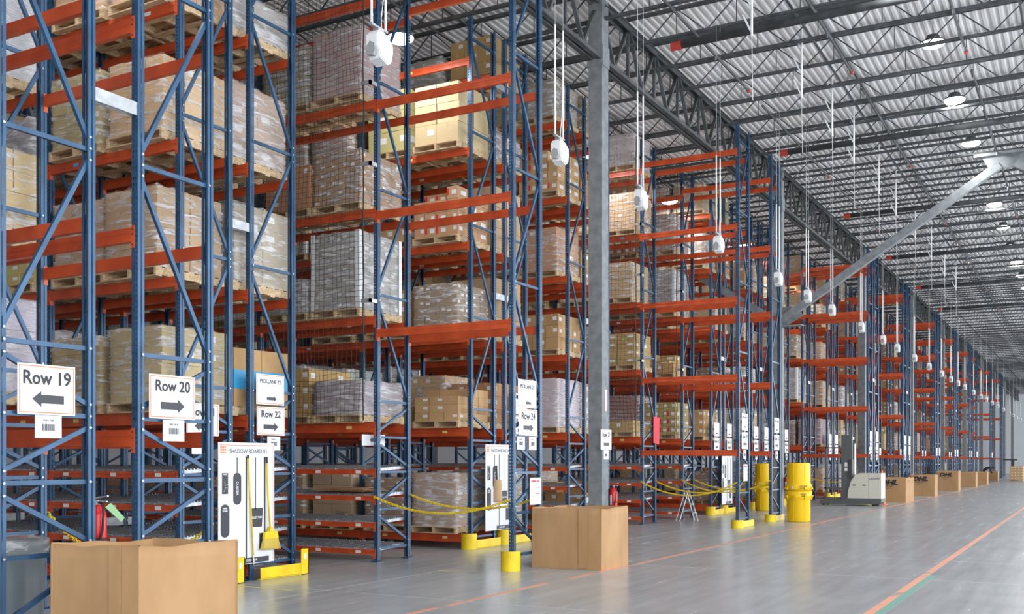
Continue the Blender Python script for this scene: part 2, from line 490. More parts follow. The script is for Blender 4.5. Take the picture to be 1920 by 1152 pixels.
BAY = 2.53
def beam_mesh(h, name='beam'):
    t, b = h / 2, -h / 2
    pr = [(0, b), (0, b + h * .3), (.006, b + h * .36), (.006, b + h * .56), (0, b + h * .62), (0, t), (.032, t), (.032, t - .035), (.052, t - .035), (.052, b)]
    L = BAY - .084
    mb = MB().prism([(y - .004, z) for y, z in pr], -L, 0, 'x')
    for x in (0, -L):
        s = 1 if x == 0 else -1
        mb.box(min(x, x + s * .04), max(x, x + s * .04), -.008, -.001, b - .06, t + .015)
        mb.box(min(x - s * .004, x), max(x - s * .004, x), -.008, .045, b - .06, t + .015)
        for zz in (b - .03, 0, t - .02): mb.tube([(x + s * .02, -.014, zz), (x + s * .02, -.008, zz)], .007, 6, 1)
    return mb.mesh(name, [M_ORANGE, M_BLACK])
BEAM = beam_mesh(.13); BEAMT = beam_mesh(.155); SHB = beam_mesh(.085, 'shelf_beam')
LBLS = [MB().box(-.055, .055, -.0065, -.004, -.024, .024).mesh('beam_label', m) for m in (M_PAPER, M_YBAR, M_BLUELBL)]
def track_mesh():
    mb = MB(); L = BAY - .1; n = 12
    for i in range(n + 1):
        x = -L * i / n
        mb.bar((x, .02, .03), (x, FD - .02, .075), .012, .045)
    for i in range(n):
        xa = -L * i / n - .02; xb = -L * (i + 1) / n + .02
        for j in range(15):
            y = .06 + j * (FD - .12) / 14; z = .055 + .045 * y / FD
            mb.tube([(xa, y + (.012 if i % 2 else 0), z), (xb, y + (.012 if i % 2 else 0), z)], .013, 5)
    return mb.mesh('roller_track', M_GALV)
TRACK = track_mesh()

_proto = {}
def pcopy(key, name, me, parent, loc, rz=0.0):
    if key not in _proto:
        _proto[key] = obj(name, me, parent, loc, rz)
        return _proto[key]
    return dup(_proto[key], parent, loc, rz)

def add_frame(rack, x, odd, near):
    if near:
        f = pcopy('foot', 'upright_frame', FOOTM, rack, (x, 0, 0))
        for i, m in enumerate(HM): pcopy(('h', i), 'horizontal_brace', m, f, (0, 0, 0))
        for i, m in enumerate(DMO if odd else DME): pcopy(('d', odd, i), 'diagonal_brace', m, f, (0, 0, 0))
    else:
        f = pcopy(('far', odd), 'upright_frame', FARM[odd], rack, (x, 0, 0))
    pcopy('post', 'post', POSTM, f, (0, 0, 0)); pcopy('post', 'post', POSTM, f, (0, FD, 0), pi)

EXTL = [3.73, 5.65, 7.45, 9.3]
BACKL = [2.2, 3.95, 5.7, 7.47, 9.15]
XE, X2 = -7.65, -10.18
ONES = ['zero', 'one', 'two', 'three', 'four', 'five', 'six', 'seven', 'eight', 'nine', 'ten', 'eleven', 'twelve', 'thirteen', 'fourteen', 'fifteen', 'sixteen', 'seventeen', 'eighteen', 'nineteen']
TENS = ['', '', 'twenty', 'thirty', 'forty', 'fifty', 'sixty', 'seventy']
def numw(n): return ONES[n] if n < 20 else TENS[n // 10] + ('-' + ONES[n % 10] if n % 10 else '')

# row number, front Y, reaches the aisle-end extra bay, bays behind, low zone, spacer to next row, near
ROWS = []
def row(n, y, ext, bays, low, near, gap=False): ROWS.append(dict(n=n, y=y, ext=ext, bays=bays, low=low, near=near, gap=gap))
row(19, 5.18, True, 1, 'none', True, True)
row(20, 6.57, True, 1, 'none', True)
row(21, 9.42, False, 3, 'flow', True, True)
row(22, 10.68, False, 4, 'flow', True)
row(24, 13.6, True, 5, 'flow', True)
row(25, 16.5, False, 5, 'pallet', True, True)
row(26, 17.78, False, 5, 'pallet', True)
row(27, 20.62, False, 5, 'flow', True, True)
row(28, 21.92, False, 5, 'pallet', True)
row(29, 24.98, True, 5, 'flow', True)
row(30, 27.98, True, 5, 'flow', True)
n = 31
for yc, typ in ((31.6, 'b'), (35.9, 'b'), (39.3, 's'), (43.0, 'be'), (47.45, 'b'), (51.5, 'be'), (55.5, 'b'), (59.1, 's'), (62.6, 'be'), (66.7, 'b'), (71.6, 'be'), (76, 'b'),
                (80.5, 'be'), (85, 'se'), (91, 'b'), (98, 'be'), (109, 'be')):
    if typ[0] == 's':
        row(n, yc - .46, 'e' in typ, 3 if yc < 60 else 1, 'pallet', False); n += 1
    else:
        row(n, yc - 1.1, 'e' in typ, 3 if yc < 60 else 1, 'pallet', False, True); row(n + 1, yc + .17, 'e' in typ, 3 if yc < 60 else 1, 'pallet', False); n += 2

SPM = MB().box(-.03, .03, 0, .33, -.05, .05).box(-.035, -.028, -.02, .35, -.06, .06).box(.028, .035, -.02, .35, -.06, .06).mesh('row_spacer', M_GALV)
RD = {}
for r in ROWS:
    RD[r['n']] = r
    odd = r['n'] % 2 == 1 and r['gap']
    nm = numw(r['n'])
    if r['ext']:
        lab = 'blue and orange pallet rack of row %s, end bay empty at the main aisle' % nm
    else:
        lab = 'blue and orange pallet rack of row %s, loaded from its set-back end' % nm
    k = empty('pallet_rack', (0, r['y'], 0), lab, 'storage rack', 'pallet racks along the main aisle')
    r['obj'] = k
    xs = ([XE] if r['ext'] else []) + [X2 - BAY * i for i in range(r['bays'] + 1)]
    for x in xs: add_frame(k, x, odd, r['near'] and x > -14)
    for bi, x in enumerate(xs[:-1]):
        extb = r['ext'] and bi == 0
        lv = list(EXTL if extb else BACKL)
        if extb and r['n'] in (19, 20, 29, 30) or (extb and r['n'] > 30): lv.append(1.86)
        if not extb and r['low'] == 'pallet': lv.append(.2)
        for z in lv:
            thick = z < 2.5 and not (extb and r['n'] > 20)
            me = BEAMT if thick else BEAM
            for face, yy, rz in ((0, 0, 0), (1, FD, pi)):
                xx = x - .041 if rz == 0 else x - BAY + .041
                b = pcopy(('beam', thick), 'beam', me, k, (xx, yy, z), rz)
                if r['near'] and face == 0 and not extb and x > -16 and rnd.random() < (.9 if z < 2.5 else .35):
                    for lx in ((-.5, -1.9) if z < 2.5 else (-rnd.choice((.5, 1.3, 1.9)),)):
                        i = 1 if z < 2.5 else rnd.choice((0, 0, 1, 2)); pcopy(('bl', i), 'beam_label', LBLS[i], b, (lx, 0, 0))
        if not extb and r['low'] == 'flow':
            for z in (.16, .6, 1.04, 1.47):
                t = pcopy('track', 'roller_shelf', TRACK, k, (x - .05, 0, z))
                for yy, rz, xo in ((0, 0, .009), (FD, pi, -BAY + .091)):
                    b = pcopy('shb', 'shelf_beam', SHB, t, (xo, yy, 0 if rz == 0 else .03), rz)
                if x > -16:
                    for lx in (-.3, -1.15, -2.1): pcopy(('sl', 0 if z > .3 else 0), 'shelf_label', LBLS[0], t, (lx, 0, 0))
    if r['gap']:
        gap = .32
        for x in xs[:3]:
            for z in ((.75, 4.87, 9.0) if r['near'] and n > 20 else (4.87,)):
                s = pcopy('spacer', 'row_spacer', SPM, k, (x, FD, z))
                if r['n'] == 19: s.scale = (1, 1.38, 1)

# ------------------------------------------------------------------ pallets and loads
def pallet_mesh(w, d):
    mb = MB()
    for i in range(7):
        y = -d / 2 + i * (d - .1) / 6; mb.box(-w / 2, w / 2, y, y + .1, .115, .132)
    for x in (-w / 2, -.02, w / 2 - .04):
        mb.box(x, x + .04, -d / 2, d / 2, .017, .115)
    for i in range(4):
        y = -d / 2 + i * (d - .1) / 3; mb.box(-w / 2, w / 2, y, y + .1, 0, .017)
    return mb.mesh('wooden_pallet', M_WOOD)
PALM = pallet_mesh(1.02, 1.2)

def carton_mesh(style):
    # unit carton, footprint centred, height 1
    mb = MB(); g = .487
    mb.box(-g, g, -g, g, .004, .988)
    mb.box(-.05, .05, -g - .004, g + .004, .9885, .991, 1)
    mb.box(-.05, .05, -g - .004, -g, .78, .9885, 1)
    if style == 1:
        mb.box(.08, .38, -g - .006, -g, .45, .75, 2); mb.box(g, g + .006, -.35, -.05, .4, .72, 2)
    if style == 2:
        mb.box(-.38, -.02, -g - .006, -g, .3, .62, 2); mb.box(g, g + .006, .0, .36, .35, .7, 2)
    if style == 3:
        mb.box(-g, -.3, -g - .006, -g, .3, .85, 3); mb.box(-.05, .38, -g - .006, -g, .35, .7, 2); mb.box(g, g + .006, -.2, .3, .35, .7, 2)
    if style == 4:
        mb.box(-.2, -.02, -g - .006, -g, .1, .3, 4); mb.box(.08, .4, -g - .006, -g, .45, .78, 2)
    if style == 5:
        mb.box(g, g + .006, -g, g, .3, .62, 5); mb.box(-g, g, -g - .006, -g, .3, .62, 5)
    if style == 6:  # printed text block
        for i in range(3): mb.box(-.3, .25 - .1 * i, -g - .004, -g, .55 - .1 * i, .59 - .1 * i, 6)
    return mb.mesh('carton', [M_CARTON, M_TAPE, M_PAPER, M_REDPRINT, M_LIME, M_BLUETAPE, M_INK])
CM = [carton_mesh(i) for i in range(7)]

def film_mesh(w, d, h, seed, m_film):
    r = random.Random(seed); mb = MB()
    # rounded-rectangle rings, wrinkled
    ring = []
    seg = 8
    for a, b in (((-1, -1), (1, -1)), ((1, -1), (1, 1)), ((1, 1), (-1, 1)), ((-1, 1), (-1, -1))):
        for i in range(seg):
            t = i / seg; ring.append((a[0] + (b[0] - a[0]) * t, a[1] + (b[1] - a[1]) * t))
    k = len(ring); rows_ = 12
    for j in range(rows_ + 1):
        z = h * j / rows_
        for (x, y) in ring:
            corner = abs(x) > .99 and abs(y) > .99
            o = 0 if corner else r.uniform(-.012, .014)
            mb.v.append((x * (w / 2 + .012 + o * (abs(x) > .99)), y * (d / 2 + .012 + o * (abs(y) > .99)), z + (r.uniform(-.02, .03) if j == rows_ else 0)))
    for j in range(rows_):
        for i in range(k):
            mb.f.append([j * k + i, j * k + (i + 1) % k, (j + 1) * k + (i + 1) % k, (j + 1) * k + i]); mb.m.append(0)
    c = len(mb.v)
    for (x, y) in ring: mb.v.append((x * (w / 2 - .1), y * (d / 2 - .1), h + .01 + r.uniform(-.01, .02)))
    for i in range(k):
        mb.f.append([rows_ * k + i, rows_ * k + (i + 1) % k, c + (i + 1) % k, c + i]); mb.m.append(0)
    return mb.mesh('stretch_wrap', m_film, True)

KRAFT = (.55, .36, .185); YELK = (.63, .445, .22); BROWN = (.40, .26, .15); PINKB = (.52, .34, .30); GREYB = (.36, .32, .29); WHITEB = (.70, .70, .70); TAN = (.64, .47, .28); DKRAFT = (.46, .30, .16); ORK = (.56, .34, .16)
# kind: nx, ny, nz, height, colour, carton styles, film, look words
KINDS = {
    'wk':  (3, 3, 4, .95, YELK, (0, 0, 0, 1), True, 'clear-wrapped load of yellowish cartons'),
    'wk2': (2, 2, 4, 1.0, KRAFT, (0, 1, 0), True, 'clear-wrapped load of kraft cartons'),
    'wb':  (4, 4, 6, .88, BROWN, (1, 1, 2, 0), True, 'shiny wrapped load of small labelled brown cartons'),
    'wg':  (4, 4, 7, 1.22, GREYB, (1, 2, 0), True, 'white-edged wrapped load of small grey-brown cartons'),
    'wp':  (2, 2, 3, 1.15, PINKB, (0, 0), True, 'wrinkled wrapped load of reddish cartons'),
    'ww':  (2, 2, 3, 1.1, WHITEB, (0, 1, 0), True, 'milky wrapped load of pale cartons'),
    'wl':  (3, 3, 2, .55, GREYB, (1, 0), True, 'low wrapped load of grey-brown cartons'),
    'wt':  (2, 2, 4, 1.06, DKRAFT, (1, 0), True, 'tall wrapped load of dark kraft cartons'),
    'cl':  (3, 3, 3, .8, ORK, (1, 1, 0), False, 'load of orange-brown labelled cartons'),
    'cr':  (4, 3, 4, .95, KRAFT, (3, 3, 1), False, 'load of cartons with red print and white labels'),
    'ct':  (2, 2, 3, 1.2, TAN, (6, 0, 1), False, 'load of large tan cartons'),
    'cy':  (3, 3, 4, .62, YELK, (1, 4, 0), False, 'load of yellow-tan cartons'),
    'cb':  (2, 2, 4, .85, ORK, (1, 4, 1, 0), False, 'load of plain brown cartons'),
    'lo':  (3, 2, 1, .3, KRAFT, (0, 1), False, 'single layer of kraft cartons'),
    'bt':  (2, 2, 1, .85, (.60, .38, .17), (5, 5), False, 'open kraft boxes banded with blue tape'),
}
_film_cache = {}; _stack_cache = {}
COLW = {'wooden_pallet': 0}

def place_load(row, slot, tier, kind, y0, z, near, dx=0.0, dy=0.0, W_=None, xo=None, floor=False):
    nx, ny, nz, h, colr, styles, film, look = KINDS[kind]
    q = random.Random(row * 1009 + slot * 31 + tier * 7)
    bay = slot // 2; sl = slot % 2
    x = xo if xo is not None else X2 - BAY * bay - (.69, 1.83)[sl] + dx + q.uniform(-.05, .05)
    y = y0 + FD / 2 + dy + q.uniform(-.03, .03)
    w, d = .98, 1.12
    hh = h * q.uniform(.93, 1.05)
    if tier == 5: h = min(h, .82); hh = min(hh, .82)
    tw = 'tier %s' % ('at floor level', 'one', 'two', 'three', 'four', 'five')[tier] if tier else 'lowest beams'
    where = '%s, %s place along row %s' % (tw, ORD[slot], numw(row))
    rz = q.uniform(-.015, .015)
    jit = [max(0, min(1, c * q.uniform(.86, 1.12))) for c in colr]
    root = empty('pallet_load', (x, y, z), look + ', ' + where, 'pallet load', 'pallet loads on the racks', rz)
    root['lkey'] = [row, slot, tier]
    pcopy('pallet', 'wooden_pallet', PALM, root, (0, 0, 0))
    cw, cdp, ch = w / nx, d / ny, hh / nz
    if near:
        for kz in range(nz):
            for i in range(nx):
                for j in range(ny):
                    if not (i == nx - 1 or j == 0 or i == 0 or kz == nz - 1): continue
                    if not film and kz == nz - 1 and nz > 1 and q.random() < .18: continue
                    s = q.choice(styles)
                    key = ('c', s)
                    loc = (-w / 2 + (i + .5) * cw + q.uniform(-.006, .006), -d / 2 + (j + .5) * cdp + q.uniform(-.006, .006), .133 + kz * ch)
                    o = pcopy(key, 'carton', CM[s], root, loc, q.uniform(-.02, .02))
                    o.scale = (cw, cdp, ch); v = q.uniform(.92, 1.07); o.color = (*[min(1, c * v) for c in jit], 1)
    else:
        key = (kind, q.randrange(2), tier == 5)
        if key not in _stack_cache:
            mb = MB(); rr = random.Random(hash(key[1]) + 5)
            cw2, cd2, ch2 = w / nx, d / ny, h / nz
            for kz in range(nz):
                for i in range(nx):
                    for j in range(ny):
                        if 0 < i < nx - 1 and 0 < j < ny - 1 and kz < nz - 1: continue
                        if not film and kz == nz - 1 and nz > 1 and rr.random() < .3: continue
                        xx, yy, zz = -w / 2 + (i + .5) * cw2, -d / 2 + (j + .5) * cd2, kz * ch2
                        a, b = cw2 * .487, cd2 * .487
                        mb.box(xx - a, xx + a, yy - b, yy + b, zz, zz + ch2 * .98)
                        s = rr.choice(styles)
                        if s in (1, 2, 3, 4):
                            mb.box(xx - .02, xx + cw2 * .36, yy - b - .003, yy - b, zz + ch2 * .4, zz + ch2 * .72, 2)
                            mb.box(xx + a, xx + a + .003, yy - cd2 * .2, yy + cd2 * .2, zz + ch2 * .4, zz + ch2 * .72, 2)
                        if s == 3: mb.box(xx - a, xx - a * .6, yy - b - .003, yy - b, zz + ch2 * .3, zz + ch2 * .85, 3)
            _stack_cache[key] = mb.mesh('carton_stack', [M_CARTON, M_TAPE, M_PAPER, M_REDPRINT])
        o = pcopy(('st', key), 'carton_layers', _stack_cache[key], root, (0, 0, .133)); o.color = (*jit, 1); o['kind'] = 'stuff'
        hh = h
    if film:
        key = (kind, q.randrange(3), tier == 5)
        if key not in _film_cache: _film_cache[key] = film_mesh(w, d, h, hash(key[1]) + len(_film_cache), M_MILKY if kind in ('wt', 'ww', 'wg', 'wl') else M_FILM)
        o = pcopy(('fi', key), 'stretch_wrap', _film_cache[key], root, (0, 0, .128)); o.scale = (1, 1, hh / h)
        if kind == 'wg' and near:
            for sx in (-1, 1):
                for sy in (-1, 1):
                    mb = MB()
                    a, b = sorted((sx * (w / 2 + .02), sx * (w / 2 - .06))); e, f = sorted((sy * (d / 2 + .02), sy * (d / 2 + .026)))
                    mb.box(a, b, e, f, .14, .14 + hh)
                    a, b = sorted((sx * (w / 2 + .02), sx * (w / 2 + .026))); e, f = sorted((sy * (d / 2 + .02), sy * (d / 2 - .06)))
                    mb.box(a, b, e, f, .14, .14 + hh)
                    obj('edge_board', mb.mesh('edge_board', M_WHITE), root)
    return root

CUT = None  # filled in below with what the camera can see
#SEEN0
# pallet places the camera can see: the largest in view first, then the others
SEEN_BIG = {tuple(map(int, q.split('.'))) for q in '24.0.2 21.0.2 21.0.3 24.0.4 21.0.1 24.0.3 22.0.3 25.0.0 22.0.2 25.0.4 24.0.1 21.1.3 25.0.2 25.0.3 25.0.1 20.0.2 22.0.4 21.1.1 27.0.3 21.0.4 24.1.4 20.0.1 22.0.1 27.0.4 27.0.1 20.0.3 21.1.2 26.0.5 27.0.2 21.1.4 27.0.5 25.2.0 24.1.3 25.1.4 29.0.3 29.0.5 29.0.4 25.1.0 24.1.1 29.0.2 21.2.3 30.0.3 30.0.1 24.1.2 30.0.4 21.2.2 26.1.5 26.0.3 26.0.2 26.0.1 25.3.0 30.1.1 25.2.4 31.0.1 26.1.1 32.0.0 26.0.4 31.0.5 31.0.4 36.0.2 38.0.1 28.0.0 29.0.1 25.1.3 21.2.4 24.2.2 25.2.2 36.0.3 25.1.2 27.1.5 26.2.1 30.0.2 25.2.1 33.3.0 25.3.4 37.0.5 28.0.5 38.0.2 25.3.3 32.0.3 30.1.5 26.1.4 30.1.4 38.0.0 36.4.0'.split()}
SEEN = SEEN_BIG | {tuple(map(int, q.split('.'))) for q in '38.1.1 28.1.0 24.2.3 27.1.3 31.1.5 22.1.3 28.0.4 33.0.4 38.0.3 33.0.3 28.0.3 34.1.2 27.3.3 26.0.0 24.3.2 34.0.0 29.2.3 45.0.1 37.0.4 32.0.5 27.2.2 38.0.4 40.0.2 29.1.3 27.1.4 29.1.2 31.1.2 25.5.0 28.0.1 32.0.1 22.1.4 25.4.2 40.0.5 33.0.1 40.0.0 30.1.3 41.0.4 25.7.0 40.0.1 25.3.1 26.1.3 24.4.2 27.1.2 48.0.0 25.2.3 46.0.2 29.1.4 30.1.2 32.0.4 47.0.1 31.1.3 27.4.2 39.0.5 42.0.3 46.0.4 29.1.5 25.1.1 22.1.2 22.2.2 24.2.4 34.0.4 28.3.3 36.1.3 32.4.0 21.2.1 24.6.4 35.0.1 35.0.4 28.2.3 42.0.4 54.0.1 21.3.3 22.3.2 29.2.2 33.0.2 38.1.5 47.0.2 51.0.1 27.3.2 33.1.3 27.3.4 35.2.4 42.0.1 42.0.2 46.0.3 25.6.0 34.0.1 35.1.2 46.0.5 27.5.2 32.1.4 32.2.3 22.2.1 26.2.0 26.2.4 28.1.4 34.4.0 47.0.4 52.0.2 26.4.2 37.1.2 22.2.4 34.2.3 39.0.2 37.0.2 37.0.3 22.2.3 56.0.0 24.5.2 37.3.0 52.0.0 61.0.1 41.0.2 44.0.4 48.0.3 53.0.4 60.0.0 60.0.2 27.2.4 29.2.4 29.5.2 35.5.0 52.0.4 24.3.3 25.8.0 35.1.5 35.2.3 25.9.0 36.3.3 39.1.0 41.1.4 42.0.5 44.0.3 48.0.1 48.0.5 53.0.3 54.0.2 55.0.1 56.0.3 57.0.1 57.1.0 59.0.2 29.2.5 53.0.5 57.0.2 24.8.5 34.1.5 39.0.1 60.0.4 24.7.4 26.1.0 34.2.4 35.2.2 36.1.5 36.2.3 41.0.5 44.0.5 47.0.3 48.0.2 55.0.3 55.1.0 58.0.0 59.0.5 60.0.3 61.0.4 26.2.3 26.3.2 30.6.2 35.3.3 41.0.1 41.2.4 52.0.5 56.0.5 58.0.4 60.1.1 22.4.2 30.4.2 32.2.2 39.1.5 42.0.0 42.2.0 44.0.1 49.1.4 50.0.4 54.0.3 33.5.0 35.1.3 39.2.4 40.2.3 41.1.3 41.1.5 42.1.3 49.0.4 50.0.3 51.0.3 51.0.5 55.0.5 56.0.4 57.1.4 58.0.3 61.1.0 61.1.1 30.2.4 36.0.0 39.0.4 50.0.0 54.0.5 55.0.4'.split()}
#SEEN1
FIX = {
    (20, 0, 1): 'ww', (20, 0, 2): 'wk', (20, 0, 3): 'ww', (20, 0, 4): 'wk2', (20, 0, 5): 'wk',
    (21, 0, 1): 'wk', (21, 0, 2): 'wk2', (21, 0, 3): 'wk', (21, 0, 4): 'wk2', (21, 1, 1): 'wk', (21, 1, 2): 'wk', (21, 1, 3): 'wk', (21, 1, 4): 'wk',
    (22, 0, 1): 'bt', (22, 0, 2): 'wt', (22, 0, 3): 'wt', (22, 0, 4): 'wl', (22, 0, 5): None, (22, 1, 5): None, (22, 1, 1): 'wk2',
    (24, 0, 1): 'wl', (24, 0, 2): 'wg', (24, 0, 3): 'wb', (24, 0, 4): 'wp', (24, 0, 5): None, (24, 1, 5): None, (24, 2, 5): None, (24, 1, 1): 'cl', (24, 1, 2): 'wl', (24, 1, 3): 'cl', (24, 1, 4): 'wt',
    (25, 0, 1): 'cy', (25, 0, 2): 'wb', (25, 0, 3): 'cr', (25, 0, 4): 'ct', (25, 0, 5): None, (25, 1, 5): None, (25, 1, 4): 'ct', (25, 1, 1): 'lo', (25, 0, 0): 'wt', (25, 1, 0): 'wb',
    (26, 0, 5): 'cl', (26, 0, 4): 'wl',
    (27, 0, 1): 'ww', (27, 0, 2): 'cl', (27, 0, 3): 'wk2', (27, 0, 4): 'cr', (27, 0, 5): 'wt',
    (28, 0, 5): 'wb',
    (29, 0, 1): 'lo', (29, 0, 2): 'cb', (29, 0, 3): 'wk', (29, 0, 4): 'wk', (29, 0, 5): 'ww',
    (30, 0, 1): 'cr', (30, 0, 2): 'lo', (30, 0, 3): 'wg', (30, 0, 4): 'wt', (30, 0, 5): None,
}
POOL = ['wk', 'wk2', 'wb', 'wg', 'wp', 'ww', 'wl', 'wt', 'cl', 'cr', 'ct', 'cy', 'cb', 'lo', 'wb', 'wt', 'wk']
NLOAD = 0
for r in ROWS:
    n = r['n']
    ns = {19: 1, 20: 1, 21: 4, 22: 6, 24: 9}.get(n, 2 * r['bays'])
    if n > 40: ns = min(ns, 4)
    for slot in range(ns):
        for tier in range(0, 6):
            if tier == 0 and r['low'] != 'pallet': continue
            if tier == 0 and n > 30 and (n + slot) % 2: continue
            key = (n, slot, tier)
            kr = random.Random(n * 977 + slot * 53 + tier * 11)
            kind = kr.choice(POOL)
            drop = kr.random() < (.12 if n < 31 else .3)
            if key in FIX: kind = FIX[key]
            elif drop or (tier == 5 and kr.random() < .3): kind = None
            if SEEN is not None and key not in SEEN: kind = None
            if tier == 5 and abs(X2 - BAY * (slot // 2) - (.69, 1.83)[slot % 2] + 21.1) < .8: kind = None
            if kind is None: continue
            lv = .2 if tier == 0 else BACKL[tier - 1]
            th = .0775 if lv < 2.5 else .065
            near = SEEN is not None and key in SEEN_BIG
            place_load(n, slot, tier, kind, r['y'], lv + th + .001, near)
            NLOAD += 1
print('loads', NLOAD, 'objects', len(bpy.data.objects))
# ------------------------------------------------------------------ placing by sight line onto a known plane X
TH = R(29.31)
def at(u, v, X):
    k = (u - 960) / 1940; c, s = cos(TH), sin(TH)
    Y = -X * (c + k * s) / (s - k * c); d = -X * s + Y * c
    return Y, CAM_H + (865 - v) * d / 1940

# ------------------------------------------------------------------ lettering and flat print
_txt = {}
def text_mesh(t, size, m, bold=0.0):
    key = (t, size, m.name, bold)
    if key in _txt: return _txt[key]
    c = bpy.data.curves.new('lettering', 'FONT'); c.body = t; c.size = size; c.align_x = 'CENTER'; c.align_y = 'CENTER'; c.offset = bold; c.resolution_u = 3; c.shear = .3 if t == 'DHL' else 0; c.extrude = .0008
    o = bpy.data.objects.new('lettering', c); COL.objects.link(o)
    me = bpy.data.meshes.new_from_object(o); bpy.data.objects.remove(o)
    me.transform(Matrix.Rotation(pi / 2, 4, 'X'))
    me.materials.clear(); me.materials.append(m); me.name = 'lettering'
    _txt[key] = me
    return me

def put(root, t, size, x, z, y=-.009, m=None, bold=.0, rot=0, sx=1.0):
    o = obj('lettering', text_mesh(t, size, m or M_BLACK, bold), root, (x, y, z))
    o.rotation_euler = (0, rot, 0); o.scale = (sx * .94, 1, 1)
    return o

def rounded(x0, x1, z0, z1, r, n=6):
    p = []
    for cx, cz, a in ((x1 - r, z0 + r, -90), (x1 - r, z1 - r, 0), (x0 + r, z1 - r, 90), (x0 + r, z0 + r, 180)):
        for i in range(n + 1): t = R(a + 90 * i / n); p.append((cx + r * cos(t), cz + r * sin(t)))
    return p

def border_mesh(w, h, t=.008, ins=.014, z0=0, y=-.0068):
    mb = MB(); a, b = -w / 2 + ins, w / 2 - ins; c, d = z0 + ins, z0 + h - ins
    mb.box(a, b, y, y + .001, c, c + t).box(a, b, y, y + .001, d - t, d).box(a, a + t, y, y + .001, c + t, d - t).box(b - t, b, y, y + .001, c + t, d - t)
    return mb.mesh('border', M_ORPRINT)

def arrow_mesh(w, h, left):
    s = -1 if left else 1
    p = [(-s * w / 2, -h * .27), (s * w * .22, -h * .27), (s * w * .22, -h / 2), (s * w / 2, 0), (s * w * .22, h / 2), (s * w * .22, h * .27), (-s * w / 2, h * .27)]
    return MB().prism(p, -.0075, -.0062, 'y').mesh('arrow', M_INK)

def sign(u0, u1, vt, vb, X, label, lines, arrow=None, border=True, yoff=None):
    Ya, _ = at(u0, vt, X); Yb, _ = at(u1, vt, X); um = (u0 + u1) / 2
    _, zt = at(um, vt, X); _, zb = at(um, vb, X)
    return sign_at(X, (Ya + Yb) / 2, Yb - Ya, zb, zt - zb, label, lines, arrow, border)

def sign_at(X, yc, w, zb, h, label, lines, arrow=None, border=True):
    e = empty('aisle_sign', (X, yc, zb), label, 'sign', None, pi / 2)
    obj('sign_panel', MB().box(-w / 2, w / 2, -.006, 0, 0, h).mesh('sign_panel', M_BOARD), e)
    if border: obj('border', border_mesh(w, h), e)
    for t, size, fx, fz, bold in lines: put(e, t, size, fx * w, fz * h, bold=bold)
    if arrow:
        l, aw, ah, fx, fz = arrow
        obj('arrow', arrow_mesh(aw, ah, l), e, (fx * w, 0, fz * h))
    return e

def barcode_tag(u0, u1, vt, vb, X, label, code):
    Ya, _ = at(u0, vt, X); Yb, _ = at(u1, vt, X); um = (u0 + u1) / 2
    _, zt = at(um, vt, X); _, zb = at(um, vb, X)
    return tag_at(X, (Ya + Yb) / 2, Yb - Ya, zb, zt - zb, label, code)

def tag_at(X, yc, w, zb, h, label, code):
    e = empty('barcode_placard', (X, yc, zb), label, 'sign', None, pi / 2)
    obj('sign_panel', MB().box(-w / 2, w / 2, -.004, 0, 0, h).mesh('sign_panel', M_BOARD), e)
    if code: put(e, code, h * .13, 0, h * .78, y=-.0055)
    mb = MB(); r = random.Random(len(label)); x = -w * .23
    while x < w * .23:
        q = r.choice((.004, .006, .009)); mb.box(x, min(x + q, w * .24), -.0052, -.0044, h * .33, h * .62); x += q + r.choice((.003, .005))
    obj('barcode', mb.mesh('barcode', M_INK), e)
    return e

XF = -7.602; XB = -10.132
bl = .0022
sign(32, 140, 684.5, 778.5, XF, 'white sign reading Row 19 with arrow pointing into the picture edge', [('Row 19', .155, 0, .72, .003)], (True, .30, .13, .02, .31))
barcode_tag(65, 115, 779.5, 822, XF, 'white barcode placard hanging below the nineteen sign', 'PND-19-R')
sign(279, 365, 704.5, 786.5, XF, 'white orange-bordered sign reading Row 20 with arrow', [('Row 20', .145, 0, .74, .003)], (False, .29, .13, 0, .3))
barcode_tag(305, 345, 788, 828, XF, 'white barcode placard hanging below the twenty sign', 'PND-20-R')
sign_at(XB, 9.80, .56, 1.98, .42, 'white sign with arrow partly hidden behind the twenty sign post', [('Row 21', .15, 0, .73, .003)], (True, .29, .13, 0, .3))
tag_at(XB, 9.72, .22, 1.74, .23, 'small white barcode placard partly hidden behind the frame post of row twenty', 'PND-21-R')
sign(480, 532, 703, 759.5, XB, 'white sign reading PICKLANE 22 above the Row 22 sign', [('PICKLANE 22', .078, 0, .76, .0005)], (False, .2, .075, .05, .2))
sign(481, 533, 763.5, 817, XB + .002, 'white sign reading Row 22 above the shadow board', [('Row 22', .135, 0, .73, .002)], (False, .3, .12, 0, .3))
barcode_tag(501, 525, 819, 845, XB - .004, 'small barcode placard below the Row 22 sign', 'PND-22-R')
sign(971, 1005, 713, 765.5, XF, 'white sign reading PICKLANE 23 on the row twenty-four frame', [('PICKLANE 23', .082, 0, .75, .0005)], (True, .17, .07, .05, .18))
sign(972.5, 1007, 768, 817.5, XF + .004, 'white sign reading Row 24 with thick arrow', [('Row 24', .15, 0, .73, .002)], (False, .32, .12, 0, .3))
barcode_tag(969, 984, 819, 843.5, XF, 'barcode placard below the Row 24 sign, beside the twin placard, over the shorter edge', 'PND-24-L')
barcode_tag(991.5, 1005.5, 820, 844.5, XF, 'barcode placard below the Row 24 sign next to the rear post', 'PND-24-R')
sign_at(XB, 18.42, .5, 2.6, .42, 'white sign peeking out behind the PICKLANE 23 sign', [('PICKLANE 25', .07, 0, .75, .0005)], (False, .17, .07, 0, .18))
sign_at(XB, 18.42, .5, 2.14, .43, 'white sign peeking out behind the Row 24 sign', [('Row 26', .14, 0, .73, .002)], (False, .3, .12, 0, .3))
